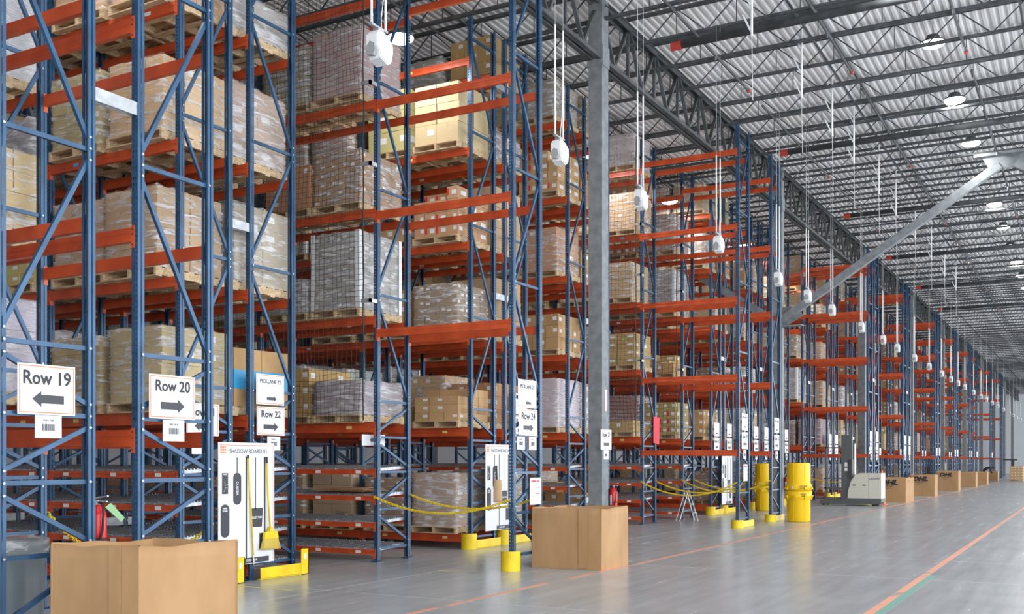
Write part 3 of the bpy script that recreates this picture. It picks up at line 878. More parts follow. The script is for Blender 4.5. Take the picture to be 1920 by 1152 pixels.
def notice(X, yc, w, zb, h, label):
    e = empty('safety_notice', (X, yc, zb), label, 'sign', None, pi / 2)
    obj('sign_panel', MB().box(-w / 2, w / 2, -.004, 0, 0, h).mesh('sign_panel', M_BOARD), e)
    put(e, 'WARNING: LOADS', h * .1, 0, h * .87, y=-.0055, m=M_REDPRINT, bold=.001, sx=.8)
    put(e, 'MAX. FRAME', h * .06, w * .22, h * .64, y=-.0055, m=M_REDPRINT)
    put(e, 'MAX. BEAM', h * .06, w * .22, h * .40, y=-.0055, m=M_REDPRINT)
    mb = MB()
    for z in (.3, .42, .54): mb.box(-w * .35, -w * .05, -.0052, -.0044, h * z, h * z + .003)
    mb.box(-w * .05, -w * .04, -.0052, -.0044, h * .3, h * .55)
    obj('diagram', mb.mesh('diagram', M_INK), e)
notice(XF, 14.28, .36, .97, .42, 'white notice with red print on the row twenty-four frame below the signs')
notice(XF, 25.5, .34, 1.15, .42, 'white notice with red heading on the row twenty-nine frame')
yq, zq = at(700, 826, X2 - .12)
sign_at(X2 - .12, yq, .62, zq - .09, .18, 'small white placard behind the frame post below the net edge', [], (True, .2, .1, 0, .5), border=False)
# column sign
sign_at(XC + .152, 18.42, .5, 1.87, .39, 'white sign reading Row 27 on the grey building column', [('Row 27', .125, 0, .74, .002)], (True, .27, .11, 0, .27))
tag_at(XC + .152, 18.42, .22, 1.68, .18, 'small placard under the Row 27 sign on the column', '')
e = empty('column_notice', (XC + .147, 18.42, 2.62), 'narrow pale pink strip notice on the grey building column', 'sign', None, pi / 2)
obj('sign_panel', MB().box(-.045, .045, -.004, 0, 0, .42).mesh('sign_panel', mat('pale_pink', (.8, .55, .55), .6)), e)
# rows further down
for r in ROWS:
    n = r['n']
    if n < 29 or r['y'] > 100: continue
    X = XF if r['ext'] else XB
    nw = numw(n)
    txt = n <= 36
    left = n % 2 == 1
    e = sign_at(X, r['y'] + FD / 2, .52, 1.95, .42, 'white aisle-end sign with arrow on the row %s frame' % nw, [('Row %d' % n, .145, 0, .73, .002)] if txt else [], (left, .3, .12, 0, .3), border=txt)
    if n < 42:
        tag_at(X, r['y'] + FD / 2, .24, 1.70, .22, 'small barcode placard under the row %s sign' % nw, '')
        sign_at(X, r['y'] + FD / 2, .5, 2.42, .42, 'upper white aisle-end sign on the row %s frame' % nw, [('PICKLANE %d' % n, .075, 0, .76, .0005)] if n <= 30 else [], (not left, .18, .07, 0, .2), border=txt)
# red sheet hanging on the row twenty-nine frame
e = empty('red_flag', (X2 + .06, 25.86, 2.13), 'red sheet hanging from the second frame of row twenty-nine', 'flag', None, pi / 2)
mb = MB(); mb.prism([(-.21, .0), (.2, -.04), (.23, .68), (-.2, .7)], -.006, 0, 'y'); obj('red_cloth', mb.mesh('red_cloth', M_REDTAG), e)
obj('hook', MB().tube([(0, -.003, .66), (0, -.003, .8)], .006, 5).mesh('hook', M_GALV), e)

# ------------------------------------------------------------------ shadow boards
def pill(x0, x1, z0, z1): return MB().prism(rounded(x0, x1, z0, z1, (x1 - x0) * .45), -.0125, -.011, 'y').mesh('pill_silhouette', M_INK)
def flatbox(name, x0, x1, z0, z1, m): return MB().box(x0, x1, -.0125, -.011, z0, z1).mesh(name, m)
def shadow_board(X, y0, zt, title, label, w=1.07, h=1.66):
    e = empty('shadow_board', (X, y0, zt - h), label, 'tool board', None, pi / 2)
    Z = lambda q: h - q
    obj('board_panel', MB().box(0, w, -.011, 0, 0, h).mesh('board_panel', M_BOARD), e)
    mb = MB().box(.015, w - .015, -.012, -.011, Z(.04), Z(.032)).box(w - .028, w - .02, -.012, -.011, .03, Z(.04))
    obj('border', mb.mesh('border', M_ORPRINT), e)
    mb = MB()
    for i in range(3):
        for j in range(3): mb.box(.035 + .036 * i, .064 + .036 * i, -.0122, -.011, Z(.145) + .036 * j - .005, Z(.145) + .036 * j + .024)
    obj('logo', mb.mesh('logo', M_ORPRINT), e)
    put(e, title, .088, .56, Z(.12), y=-.0125, m=M_INK, sx=.93)
    obj('wipes_silhouette', flatbox('wipes_silhouette', .065, .175, Z(.69), Z(.41), M_INK), e)
    put(e, 'WIPES', .028, .12, Z(.43), y=-.014, m=M_BOARD, bold=.001)
    mb = MB().tube([(.10, -.014, Z(.66)), (.13, -.014, Z(.60)), (.19, -.014, Z(.62)), (.17, -.014, Z(.56)), (.12, -.014, Z(.58)), (.11, -.014, Z(.52))], .004, 4)
    obj('outline_drawing', mb.mesh('outline_drawing', M_BOARD), e)
    obj('paper_towel_silhouette', pill(.04, .2, Z(1.27), Z(.83)), e)
    put(e, 'PAPER', .03, .12, Z(.885), y=-.014, m=M_BOARD, bold=.001); put(e, 'TOWEL', .03, .12, Z(.92), y=-.014, m=M_BOARD, bold=.001)
    d = obj('duster_silhouette', pill(.27, .42, Z(.84), Z(.41)), e)
    obj('duster_handle_silhouette', flatbox('duster_handle_silhouette', .335, .353, Z(.41), Z(.2), M_INK), e)
    put(e, 'DUSTER', .055, .345, Z(.62), y=-.014, m=M_BOARD, bold=.001, rot=pi / 2)
    obj('mop_silhouette', flatbox('mop_silhouette', .505, .53, Z(1.6), Z(.19), M_INK), e)
    obj('dustpan_handle_silhouette', flatbox('dustpan_handle_silhouette', .69, .705, Z(.92), Z(.2), M_INK), e)
    obj('dustpan_silhouette', MB().prism([(.615, Z(1.16)), (.82, Z(1.16)), (.84, Z(.9)), (.61, Z(.9))], -.0125, -.011, 'y').mesh('dustpan_silhouette', M_INK), e)
    put(e, 'DUST PAN', .043, .725, Z(1.03), y=-.014, m=M_BOARD, bold=.0012)
    obj('broom_silhouette', MB().box(.86, .89, -.0125, -.011, Z(1.25), Z(.19)).box(.77, .95, -.0125, -.011, Z(1.48), Z(1.25)).mesh('broom_silhouette', M_INK), e)
    obj('dust_mop_silhouette', flatbox('dust_mop_silhouette', .42, .96, Z(1.65), Z(1.575), M_INK), e)
    put(e, 'DUST MOP', .045, .62, Z(1.612), y=-.014, m=M_BOARD, bold=.001)
    return e
XSB = -10.085
shadow_board(XSB, 10.02, 1.9, 'SHADOW BOARD 03', 'white tool board reading SHADOW BOARD 03 with yellow broom')
shadow_board(XSB, 16.92, 1.97, 'SHADOW BOARD 04', 'white tool board behind the chains carrying a tan duster')
shadow_board(XSB, 31.3, 1.95, 'SHADOW BOARD 05', 'small distant white tool board beyond the stepladder')

def broom(X, y0, zt, label):
    # local frame of the board: x along the board
    e = empty('broom', (X, y0, zt - 1.66), label, 'broom', None, pi / 2)
    Z = lambda q: 1.66 - q
    obj('handle', MB().tube([(.885, 0, Z(.2)), (.9, -.01, Z(.7)), (.935, -.02, Z(1.2))], .0125, 8).mesh('handle', M_YELLOW, True), e)
    obj('hanging_grip', MB().tube([(.885, 0, Z(.19)), (.887, 0, Z(.28))], .015, 8).mesh('hanging_grip', M_BLACK), e)
    mb = MB()
    mb.prism([(.80, Z(1.33)), (1.08, Z(1.33)), (1.06, Z(1.24)), (.98, Z(1.23)), (.955, Z(1.17)), (.92, Z(1.17)), (.90, Z(1.23)), (.82, Z(1.24))], -.045, .005, 'y')
    obj('broom_cap', mb.mesh('broom_cap', M_YELLOW), e)
    mb = MB(); rr = random.Random(3)
    for i in range(34):
        for j in range(3):
            x = .81 + .26 * i / 33; f = (x - .94) * .45
            mb.tube([(x, -.035 + .014 * j, Z(1.32)), (x + f + rr.uniform(-.008, .008), -.04 + .02 * j, Z(1.47) + rr.uniform(-.012, .012) - .03 * (x - .8))], .006, 4)
    obj('bristles', mb.mesh('bristles', M_STRAW), e)
broom(XSB + .04, 10.02, 1.9, 'yellow angle broom hanging on the first tool board')
e = empty('mop_handle', (XSB + .035, 10.02, .24), 'long thin yellow pole leaning across the first tool board', 'mop', None, pi / 2)
obj('handle', MB().tube([(.53, 0, 1.46), (.57, 0, .9), (.625, 0, .12)], .011, 8).mesh('handle', M_YELLOW, True), e)
obj('grip_end', MB().tube([(.528, 0, 1.45), (.527, 0, 1.49)], .014, 8).mesh('grip_end', M_BLACK), e)
obj('ferrule', MB().tube([(.625, 0, .12), (.635, 0, .0)], .013, 8).mesh('ferrule', M_CHROME), e)
e = empty('duster', (XSB + .05, 16.92, .31), 'tan fluffy duster hanging on the tool board behind the chains', 'duster', None, pi / 2)
obj('handle', MB().tube([(.345, 0, 1.25), (.36, 0, .95)], .016, 8).mesh('handle', M_INK), e)
mb = MB(); rr = random.Random(5); prof = []
for i in range(13): prof.append((.085 + rr.uniform(-.012, .012), .56 + .41 * i / 12))
mb.lathe([(0, .54)] + prof + [(0, .99)], 14, (.38, 0)); obj('fluff', mb.mesh('fluff', M_TAN, True), e)

# ------------------------------------------------------------------ yellow rack-end guards
def guard(x, y, length, label, h=.3, corner='round', pos=0.0):
    e = empty('rack_guard', (x, y, 0), label, 'rack guard', None)
    if corner == 'round':
        mb = MB(); r = .15
        pr_o = [(r, 0), (r, h)]; n = 14
        a0, a1 = R(-165), R(20)
        for rr, fl in ((r, 1), (r - .014, -1)):
            mb.lathe([(rr, 0.001), (rr, h)][::fl], n, (0, 0), a0=a0, a1=a1)
        mb.lathe([(r, h), (r - .014, h)], n, (0, 0), a0=a0, a1=a1)
        obj('column_protector', mb.mesh('column_protector', M_YELLOW, False), e, (-.03, -.01, 0))
    else:
        mb = MB().box(-.02, .10, 0, .012, 0, h + .05).box(.09, .10, -.15, 0.012, 0, h + .05).box(.02, .1, -.2, .0, 0, .01)
        obj('column_protector', mb.mesh('column_protector', M_YELLOW), e, (0, length + .16, 0))
        obj('label_sticker', MB().box(.1005, .1015, -.09, -.04, h - .1, h - .02).mesh('label_sticker', M_PAPER), e, (0, length + .16, 0))
    if length > .1:
        mb = MB().box(.08, .092, .02, length + .02, .02, .17).box(.02, .08, .02, length + .02, .002, .014)
        obj('guard_rail', mb.mesh('guard_rail', M_YELLOW), e)
guard(X2 + .07, 10.74, .84, 'yellow floor rail and corner angle below the first tool board', .32, 'angle')
guard(X2 + .07, 9.45, .82, 'yellow floor guard at row twenty-one mostly behind the big box', .3, 'angle')
guard(XE + .05, 13.56, 0, 'tall round yellow post guard beside the cardboard bin of row twenty-four', .3)
guard(X2 + .05, 16.47, .95, 'round yellow post guard with long rail under the duster board', .3)
guard(X2 + .05, 17.76, .9, 'yellow floor guard of row twenty-six behind the row twenty-four frame', .3)
guard(XE + .05, 24.93, 1.0, 'yellow floor guard around the row twenty-nine frame', .2)
guard(XE + .05, 27.93, .95, 'yellow floor guard at row thirty beside the standing yellow drum', .2)
for r in ROWS:
    if 30 < r['n'] < 45:
        guard((XE if r['ext'] else X2) + .05, r['y'] - .04, .9, 'small distant yellow floor guard at the end of row %s' % numw(r['n']), .26)

# ------------------------------------------------------------------ yellow chains
def link_mesh():
    mb = MB(); L, w, r = .05, .034, .0075; pts = []
    for i in range(12):
        t = 2 * pi * i / 12; pts.append(((L / 2 - w / 2) * (1 if cos(t) > 0 else -1) + w / 2 * cos(t), 0, w / 2 * sin(t)))
    n = 12; k = 5; base = len(mb.v)
    for i in range(n):
        p = Vector(pts[i]); d = (Vector(pts[(i + 1) % n]) - Vector(pts[i - 1])).normalized(); a = Vector((0, 1, 0)); b = a.cross(d)
        for j in range(k): t = 2 * pi * j / k; mb.v.append(tuple(p + (a * cos(t) + b * sin(t)) * r))
    for i in range(n):
        for j in range(k):
            mb.f.append([i * k + j, i * k + (j + 1) % k, ((i + 1) % n) * k + (j + 1) % k, ((i + 1) % n) * k + j]); mb.m.append(0)
    return mb
LINK = link_mesh()
def chain(xa, xb, y, za, zb, sag, label):
    n = int(abs(xb - xa) * 1.05 / .038); mb = MB()
    P = [Vector((xa + (xb - xa) * i / n, 0, za + (zb - za) * i / n - 4 * sag * (i / n) * (1 - i / n))) for i in range(n + 1)]
    for i in range(n):
        d = (P[i + 1] - P[i]); a = math.atan2(d.z, d.x); c = (P[i] + P[i + 1]) / 2; sc = d.length / .038
        M = Matrix.Translation(c) @ Matrix.Rotation(-a, 4, 'Y') @ Matrix.Rotation(R(45 if i % 2 else -45), 4, 'X')
        b = len(mb.v)
        for v in LINK.v: mb.v.append(tuple(M @ (Vector(v) * (1 if sc < 1.15 else sc))))
        for f in LINK.f: mb.f.append([b + q for q in f]); mb.m.append(0)
    o = prop(obj('safety_chain', mb.mesh('safety_chain', M_YELLOW, True), loc=(0, y, 0)), label, 'chain')
chain(X2, XE, 7.53, 1.07, 1.02, .45, 'yellow plastic chain hung low across the row twenty end bay')
chain(X2, XE, 13.56, 1.07, 1.07, .24, 'front yellow plastic chain across the row twenty-four end bay')
chain(X2, XE, 14.56, 1.08, 1.08, .22, 'rear yellow plastic chain across the row twenty-four end bay')
chain(X2, XE, 24.94, 1.12, 1.12, .34, 'front yellow chain across the row twenty-nine end bay')
chain(X2, XE, 25.95, 1.12, 1.12, .3, 'rear yellow chain across the row twenty-nine end bay')
chain(X2, XE, 27.94, 1.12, 1.12, .34, 'front yellow chain across the row thirty end bay')
chain(X2, XE, 28.95, 1.12, 1.12, .3, 'rear yellow chain across the row thirty end bay')
chain(X2, XE, 41.86, 1.12, 1.12, .3, 'distant yellow chain behind the reach truck')

# ------------------------------------------------------------------ safety nets
def net(x0, x1, y, z0, z1, label, cell=.088, seed=1):
    e = empty('safety_net', (x0, y, z0), label, 'net')
    r = random.Random(seed); mb = MB()
    nx = int((x0 - x1) / cell); nz = int((z1 - z0) / cell)
    ph = [r.uniform(0, 6) for _ in range(6)]
    def P(i, j):
        X = -i * cell; Zz = j * cell
        return (X + .02 * sin(Zz * 1.9 + ph[0]) + .012 * sin(X * 5 + Zz * 3 + ph[1]), .06 * sin(X * 1.3 + ph[2]) * sin(Zz * .9 + ph[3]) + .02 * sin(X * 4 + Zz * 2 + ph[4]), Zz - .035 * abs(sin(pi * X / 2.53)) + .012 * sin(X * 7 + ph[5]))
    w = .0026
    for i in range(nx + 1):
        n0 = len(mb.v)
        for j in range(nz + 1):
            p = P(i, j); mb.v += [(p[0] - w, p[1], p[2]), (p[0] + w, p[1] - w, p[2]), (p[0] + w, p[1] + w, p[2])]
        for j in range(nz):
            a = n0 + 3 * j
            for q in range(3): mb.f.append([a + q, a + (q + 1) % 3, a + 3 + (q + 1) % 3, a + 3 + q]); mb.m.append(0)
    for j in range(nz + 1):
        n0 = len(mb.v)
        for i in range(nx + 1):
            p = P(i, j); mb.v += [(p[0], p[1], p[2] - w), (p[0], p[1] - w, p[2] + w), (p[0], p[1] + w, p[2] + w)]
        for i in range(nx):
            a = n0 + 3 * i
            for q in range(3): mb.f.append([a + q, a + (q + 1) % 3, a + 3 + (q + 1) % 3, a + 3 + q]); mb.m.append(0)
    obj('mesh_netting', mb.mesh('mesh_netting', M_NET), e)
    pts = [(.02, 0, z1 - z0 + .4)]
    for q in range(24): pts.append((.02 - .02 * abs(sin(q * .8)), -.01, (z1 - z0) * (1 - q / 23)))
    obj('edge_rope', MB().tube(pts, .011, 6).mesh('edge_rope', M_NET), e)
    for z in (1.9, 4.1, 5.4, 7.1):
        if z < z1 - z0: obj('net_bracket', MB().box(-.03, .16, -.02, .02, z, z + .06).box(.12, .16, -.02, .16, z, z + .06).mesh('net_bracket', M_GALV), e)
net(X2 - .06, -18.5, 13.35, 2.3, 10.0, 'black mesh safety net hung along row twenty-four', seed=2)
net(X2 - .06, -15.5, 24.73, 2.3, 9.6, 'black mesh safety net hung along row twenty-nine', .1, 3)
net(X2 - .06, -15.5, 27.73, 2.3, 9.4, 'black mesh safety net hung along row thirty', .11, 4)

# ------------------------------------------------------------------ white units hung from the roof along the main aisle
HUY = [8.6, 12.72, 15.65, 19.65, 24.05, 26.9, 29.75, 34.0, 37.9, 40.9, 45.2, 49.6, 53.9, 57.7, 61.0, 64.4, 69.4, 74.2, 78.3, 83, 88, 94, 101, 106, 111, 117, 124, 132, 140]
def unit_meshes():
    d = {}
    poly = [(-.13, .10), (-.08, .155), (.03, .13), (.13, .07), (.14, -.02), (.11, -.13), (.05, -.165), (-.07, -.13), (-.09, -.06), (-.13, -.02)]
    mb = MB(); mb.prism(poly, -.06, .075, 'x'); d['unit_body'] = mb.mesh('unit_body', M_WHITE)
    mb = MB(); mb.prism([(y * .93, z * .93) for y, z in poly], .075, .088, 'x'); d['front_cover'] = mb.mesh('front_cover', M_WHITE)
    d['side_recess'] = MB().prism([(-.045, -.10), (.03, -.11), (.055, -.06), (.045, .01), (-.01, .035), (-.05, -.01)], -.139, -.09, 'y').mesh('side_recess', M_GREYP)
    d['mounting_bar'] = MB().box(-.02, .02, -.14, .14, .2, .22).box(-.035, .035, -.05, .05, .15, .2).mesh('mounting_bar', M_GALV)
    return d
UM = unit_meshes()
pipeM = MB().tube([(0, 0, 0), (0, 0, 1.5)], .014, 8).mesh('hanger_pipe', M_WHITE, True)
cabM = MB().tube([(0, 0, 0), (0, 0, DECK_Z - 7.605)], .0045, 5).mesh('hanger_cable', M_GALV, True)
cordM = MB().tube([(.0, .12, 1.3), (.01, .08, .6), (.01, .03, .32), (0, .05, .22), (.0, 0, .2)], .0045, 5).mesh('power_cord', M_WHITE, True)
for i, y in enumerate(HUY):
    lab = ['first', 'second'][0] and 'white angular unit hung on two pipes from the roof, %s along the main aisle' % (ORD[i] if i < 24 else 'far ' + ORD[i - 24])
    e = empty('hanging_unit', (-6.4, y, 5.89), lab, 'hanging unit', 'white units hung from the roof')
    for nm, m in UM.items(): pcopy(nm, nm, m, e, (0, 0, 0))
    for s in (-1, 1):
        p = pcopy('hpipe', 'hanger_pipe', pipeM, e, (0, .12 * s, .22))
        pcopy('hcab', 'hanger_cable', cabM, p, (0, 0, 1.5))
    pcopy('pcord', 'power_cord', cordM, e, (0, 0, 0))
# white brackets with tilted plates under the roof
BRK = {'rod': MB().tube([(0, 0, -.75), (0, 0, .85)], .022, 8).mesh('rod', M_WHITE), 'cable': MB().tube([(0, 0, -.75), (.02, 0, -1.9)], .005, 4).mesh('cable', M_WHITE)}
PLT = MB().box(-.012, .012, -.05, .05, -.16, .16).mesh('tilted_plate', M_WHITE)
for i, y in enumerate((18.1, 21.7, 24.6, 27.1, 30.6, 33.5, 37.5, 41.5, 45.5, 49.5)):
    e = empty('roof_bracket', (-5.28, y, 9.95), 'white rod bracket with three tilted plates under the roof, %s along the aisle' % ORD[i], 'bracket', 'white brackets under the roof')
    for nm, m in BRK.items(): pcopy('bk' + nm, nm, m, e, (0, 0, 0))
    for z in (.45, -.05, -.5):
        o = pcopy('bkp', 'tilted_plate', PLT, e, (-.09, 0, z)); o.rotation_euler = (0, R(-24), 0)

# ------------------------------------------------------------------ big cardboard bins
def bin_box(corners, h, label, seed, text=None, seam=True):
    # corners: four floor points counter-clockwise starting at the near corner
    e = empty('cardboard_bin', (corners[0][0], corners[0][1], 0), label, 'cardboard box', None)
    r = random.Random(seed); ox, oy = corners[0]
    P = [Vector((x - ox, y - oy, 0)) for x, y in corners]
    cen = sum(P, Vector()) / 4
    t = .014
    for s in range(4):
        a, b = P[s], P[(s + 1) % 4]; d = (b - a); L = d.length; d.normalize(); nrm = Vector((d.y, -d.x, 0))
        if (a + b - 2 * cen).dot(nrm) < 0: nrm = -nrm
        nu, nv = 16, 8; mb = MB(); bow = r.uniform(-.012, .03); ph = r.uniform(0, 6)
        for off in (0, -t):
            for i in range(nu + 1):
                for j in range(nv + 1):
                    u = i / nu; v = j / nv
                    q = a + d * (L * u) + nrm * (off + bow * sin(pi * u) * (.3 + .7 * v) + .006 * sin(7 * u + ph) * v)
                    z = h * v + ((.010 * sin(5 * u + ph) + .006 * sin(13 * u + ph * 2)) if j == nv else 0) + .001
                    mb.v.append((q.x, q.y, z))
        N = (nu + 1) * (nv + 1)
        ccw = d.cross(Vector((0, 0, 1))).dot(nrm) > 0
        for i in range(nu):
            for j in range(nv):
                f = [i * (nv + 1) + j, (i + 1) * (nv + 1) + j, (i + 1) * (nv + 1) + j + 1, i * (nv + 1) + j + 1]
                if not ccw: f = f[::-1]
                mb.f.append(f); mb.m.append(0); mb.f.append([q + N for q in f[::-1]]); mb.m.append(0)
            A = i * (nv + 1) + nv; B = (i + 1) * (nv + 1) + nv
            mb.f.append([A, B, B + N, A + N] if ccw else [A, A + N, B + N, B]); mb.m.append(0)
        w_ = obj('box_wall', mb.mesh('box_wall', M_GAYLORD, True), e)
        if s == 3 and seam:
            mb = MB(); u0 = .68
            q0 = a + d * (L * u0); q1 = a + d * (L * (u0 + .13))
            for zz0, zz1 in ((0.02, h + .006),):
                o = nrm * (max(bow, 0) * sin(pi * u0) + .008)
                n0 = len(mb.v)
                for q, rr in ((q0, 0), (q1, 0), (q1, .006), (q0, .006)):
                    for zz in (zz0, zz1): p = q + o + nrm * rr; mb.v.append((p.x, p.y, zz))
                mb.f += [[n0, n0 + 1, n0 + 3, n0 + 2], [n0 + 2, n0 + 3, n0 + 5, n0 + 4], [n0 + 4, n0 + 5, n0 + 7, n0 + 6], [n0 + 6, n0 + 7, n0 + 1, n0], [n0 + 1, n0 + 7, n0 + 5, n0 + 3]]; mb.m += [0] * 5
            obj('glued_flap', mb.mesh('glued_flap', M_GAYLORD), e)
        if text and s in text:
            ang = math.atan2(d.y, d.x)
            flip = nrm.dot(Vector((sin(ang), -cos(ang), 0))) < 0
            for tt, size, fu, fz, bold in text[s]:
                me = text_mesh(tt, size, M_BLACK, bold)
                fu2 = 1 - fu if flip else fu
                q = a + d * (L * fu2) + nrm * (.012 + max(bow, 0) * sin(pi * fu2) + .008)
                o = obj('lettering', me, w_, (q.x, q.y, h * fz)); o.rotation_euler = (0, 0, ang + (pi if flip else 0)); o.scale = (1.25, 1, 1)
    mb = MB(); f = [tuple(p + Vector((0, 0, .012))) for p in P]; mb.v += [(p[0] * .995 , p[1] * .995, p[2]) for p in f]; mb.f.append([0, 1, 2, 3]); mb.m.append(0)
    n0 = 4; mb.v += [(p[0], p[1], .001) for p in f]; mb.f.append([7, 6, 5, 4]); mb.m.append(0)
    obj('box_bottom', mb.mesh('box_bottom', M_GAYLORD), e)
    return e
# near corner, right corner, back corner, left corner
bin_box([(-6.66, 5.76), (-6.41, 6.60), (-7.27, 6.42), (-7.52, 5.58)][::-1][3:] + [(-6.41, 6.60), (-7.25, 6.43), (-7.5, 5.58)], .963, 'large open brown cardboard bin between the nineteen and twenty signs, closest to the camera', 11)
bin_box([(-6.44, 14.22), (-6.42, 15.2), (-7.5, 15.18), (-7.6, 14.17)], .93, 'brown cardboard bin standing in front of the Row 24 frame', 12)
DT = lambda: {3: [('DHL', .27, .42, .8, .014), ('supply chain', .06, .42, .66, .001), ('fragile box', .05, .42, .57, .0)], 0: [('2', .16, .5, .85, .003)]}
LAB = ['brown DHL bin right behind the reach truck', 'second brown DHL bin, tight behind the truck-side one', 'brown DHL bin halfway to the far wall', 'taller-looking plain-sided DHL bin beyond the halfway bin', 'brown bin before the last stretch of racks', 'last small brown bin before the crouching person']
for i, y in enumerate((43.4, 44.5, 52.0, 61.8, 71.5, 79.5)):
    bin_box([(-6.47, y), (-6.45, y + 1.0), (-7.58, y + 1.0), (-7.58, y)], (.99, .97, 1.0, 1.1, .95, .9)[i], LAB[i], 20 + i, DT() if i < 4 else None, False)

# ------------------------------------------------------------------ drums
def yellow_drum(x, y, s, label):
    e = empty('overpack_drum', (x, y, 0), label, 'drum', None)
    e.scale = (s, s, s)
    obj('lower_shell', MB().lathe([(0, .001), (.285, .001), (.3, .03), (.305, .56), (.335, .64), (.35, .66), (.35, .84), (.3, .84)], 28).mesh('lower_shell', M_YELDRUM, True), e)
    obj('upper_shell', MB().lathe([(.3, .85), (.345, .85), (.345, 1.0), (.325, 1.04), (.305, 1.06), (.3, 1.57), (.29, 1.6), (0, 1.605)], 28).mesh('upper_shell', M_YELDRUM, True), e)
    mb = MB()
    for q in range(8):
        t = 2 * pi * q / 8
        for z0, z1 in ((.62, .72), (.98, 1.08)): mb.bar((.325 * cos(t), .325 * sin(t), z0), (.37 * cos(t), .37 * sin(t), z1 if z0 < .8 else z0 - .1), .07, .05)
    obj('grip_lugs', mb.mesh('grip_lugs', M_YELDRUM), e)
    mb = MB()
    for q in range(6):
        t = 2 * pi * q / 6 + .3; mb.box(.3 * cos(t) - .01, .3 * cos(t) + .01, .3 * sin(t) - .01, .3 * sin(t) + .01, .03, .6).box(.3 * cos(t) - .01, .3 * cos(t) + .01, .3 * sin(t) - .01, .3 * sin(t) + .01, 1.06, 1.56)
    obj('vertical_ribs', mb.mesh('vertical_ribs', M_YELDRUM), e)
    for t, z, sz in (('LIFT HERE', .97, .05), ('TO CLOSE', .92, .045), ('HANDLE', .76, .045), ('HERE', .71, .045)):
        a = R(-55); o = put(e, t, sz, .36 * cos(a), z, y=.36 * sin(a), bold=.001); o.rotation_euler = (0, 0, a + pi / 2)
    a = R(-100); o = obj('warning_sticker', MB().box(-.04, .04, -.003, .0, -.04, .04).mesh('warning_sticker', M_PAPER), e, (.353 * cos(a), .353 * sin(a), .93), a + pi / 2)
    return e
yellow_drum(-6.98, 28.35, 1.0, 'tall bright yellow overpack drum standing free in the aisle beside row thirty')
yellow_drum(-9.55, 34.2, .98, 'tall yellow overpack drum half hidden behind the frame and column')
e = empty('waste_drum', (-8.62, 5.95, 0), 'dark grey plastic waste drum inside the row nineteen end bay', 'bin')
obj('drum_body', MB().lathe([(0, .001), (.29, .001), (.3, .05), (.32, .3), (.325, .6), (.34, .85), (.36, .88), (.36, .93), (.33, .93), (.31, .86), (.28, .1), (0, .1)], 28).mesh('drum_body', M_GREYDRUM, True), e)
obj('bin_liner', MB().lathe([(.365, .78), (.368, .94), (.33, .955), (.31, .8)], 24).mesh('bin_liner', M_FILM, True), e)

# ------------------------------------------------------------------ fire extinguishers
def extinguisher(x, y, z, label, tag_=False, s=1.0, rz=0.0):
    e = empty('fire_extinguisher', (x, y, z), label, 'fire extinguisher', None, rz); e.scale = (s, s, s)
    obj('cylinder_body', MB().lathe([(0, 0), (.07, 0), (.078, .02), (.078, .38), (.065, .43), (.03, .46), (.025, .48), (0, .48)], 22).mesh('cylinder_body', M_RED, True), e)
    obj('valve_handle', MB().box(-.015, .015, -.02, .02, .48, .52).bar((-.02, 0, .54), (.11, -.02, .56), .02, .012).bar((-.02, 0, .52), (.10, -.02, .51), .02, .01).mesh('valve_handle', M_CHROME), e)
    obj('hose', MB().tube([(.02, 0, .5), (.07, -.03, .49), (.09, -.06, .4), (.085, -.07, .25), (.05, -.085, .12), (.03, -.085, .04)], .011, 7).mesh('hose', M_RUBBER, True), e)
    obj('label', MB().lathe([(.0795, .12), (.0795, .32)], 8, a0=R(-150), a1=R(-95)).mesh('label', M_PAPER), e)
    obj('strap', MB().lathe([(.0798, .16), (.0798, .185)], 20).mesh('strap', M_RUBBER), e)
    if tag_:
        obj('inspection_tag', MB().prism([(.10, .46), (.15, .50), (.28, .37), (.25, .33)], -.05, -.048, 'y').mesh('inspection_tag', M_GREEN), e)
    obj('wall_bracket', MB().box(-.12, -.07, -.02, .02, .1, .45).mesh('wall_bracket', M_BLACK), e)
extinguisher(-7.74, 6.235, .78, 'red fire extinguisher with green tag on the row nineteen frame', True, 1.0, .4)
extinguisher(XC + .2, 18.68, .68, 'red fire extinguisher on the grey column behind the cardboard bin', False, .95)
extinguisher(-8.1, 31.55, .7, 'small distant red fire extinguisher at the braced column')

# ------------------------------------------------------------------ stepladder
e = empty('step_ladder', (-9.75, 27.25, 0), 'small white folding stepladder standing under the row thirty chains', 'ladder', None, R(35))
for s in (-1, 1):
    obj('front_rail', MB().bar((.25, s * .2, 0), (.02, s * .14, .8), .03, .02).mesh('front_rail', M_WHITE), e)
    obj('rear_rail', MB().bar((-.27, s * .19, 0), (-.03, s * .14, .78), .025, .02).mesh('rear_rail', M_WHITE), e)
for z in (.22, .45, .68):
    x = .25 - .23 * z / .8; obj('step', MB().box(x - .06, x + .03, -.17, .17, z, z + .025).mesh('step', M_WHITE), e)
obj('top_loop', MB().tube([(.02, -.14, .78), (0, -.13, .84), (0, .13, .84), (.02, .14, .78)], .014, 8).mesh('top_loop', M_WHITE, True), e)
obj('rear_crossbar', MB().bar((-.2, -.18, .25), (-.2, .18, .25), .02, .02).mesh('rear_crossbar', M_WHITE), e)

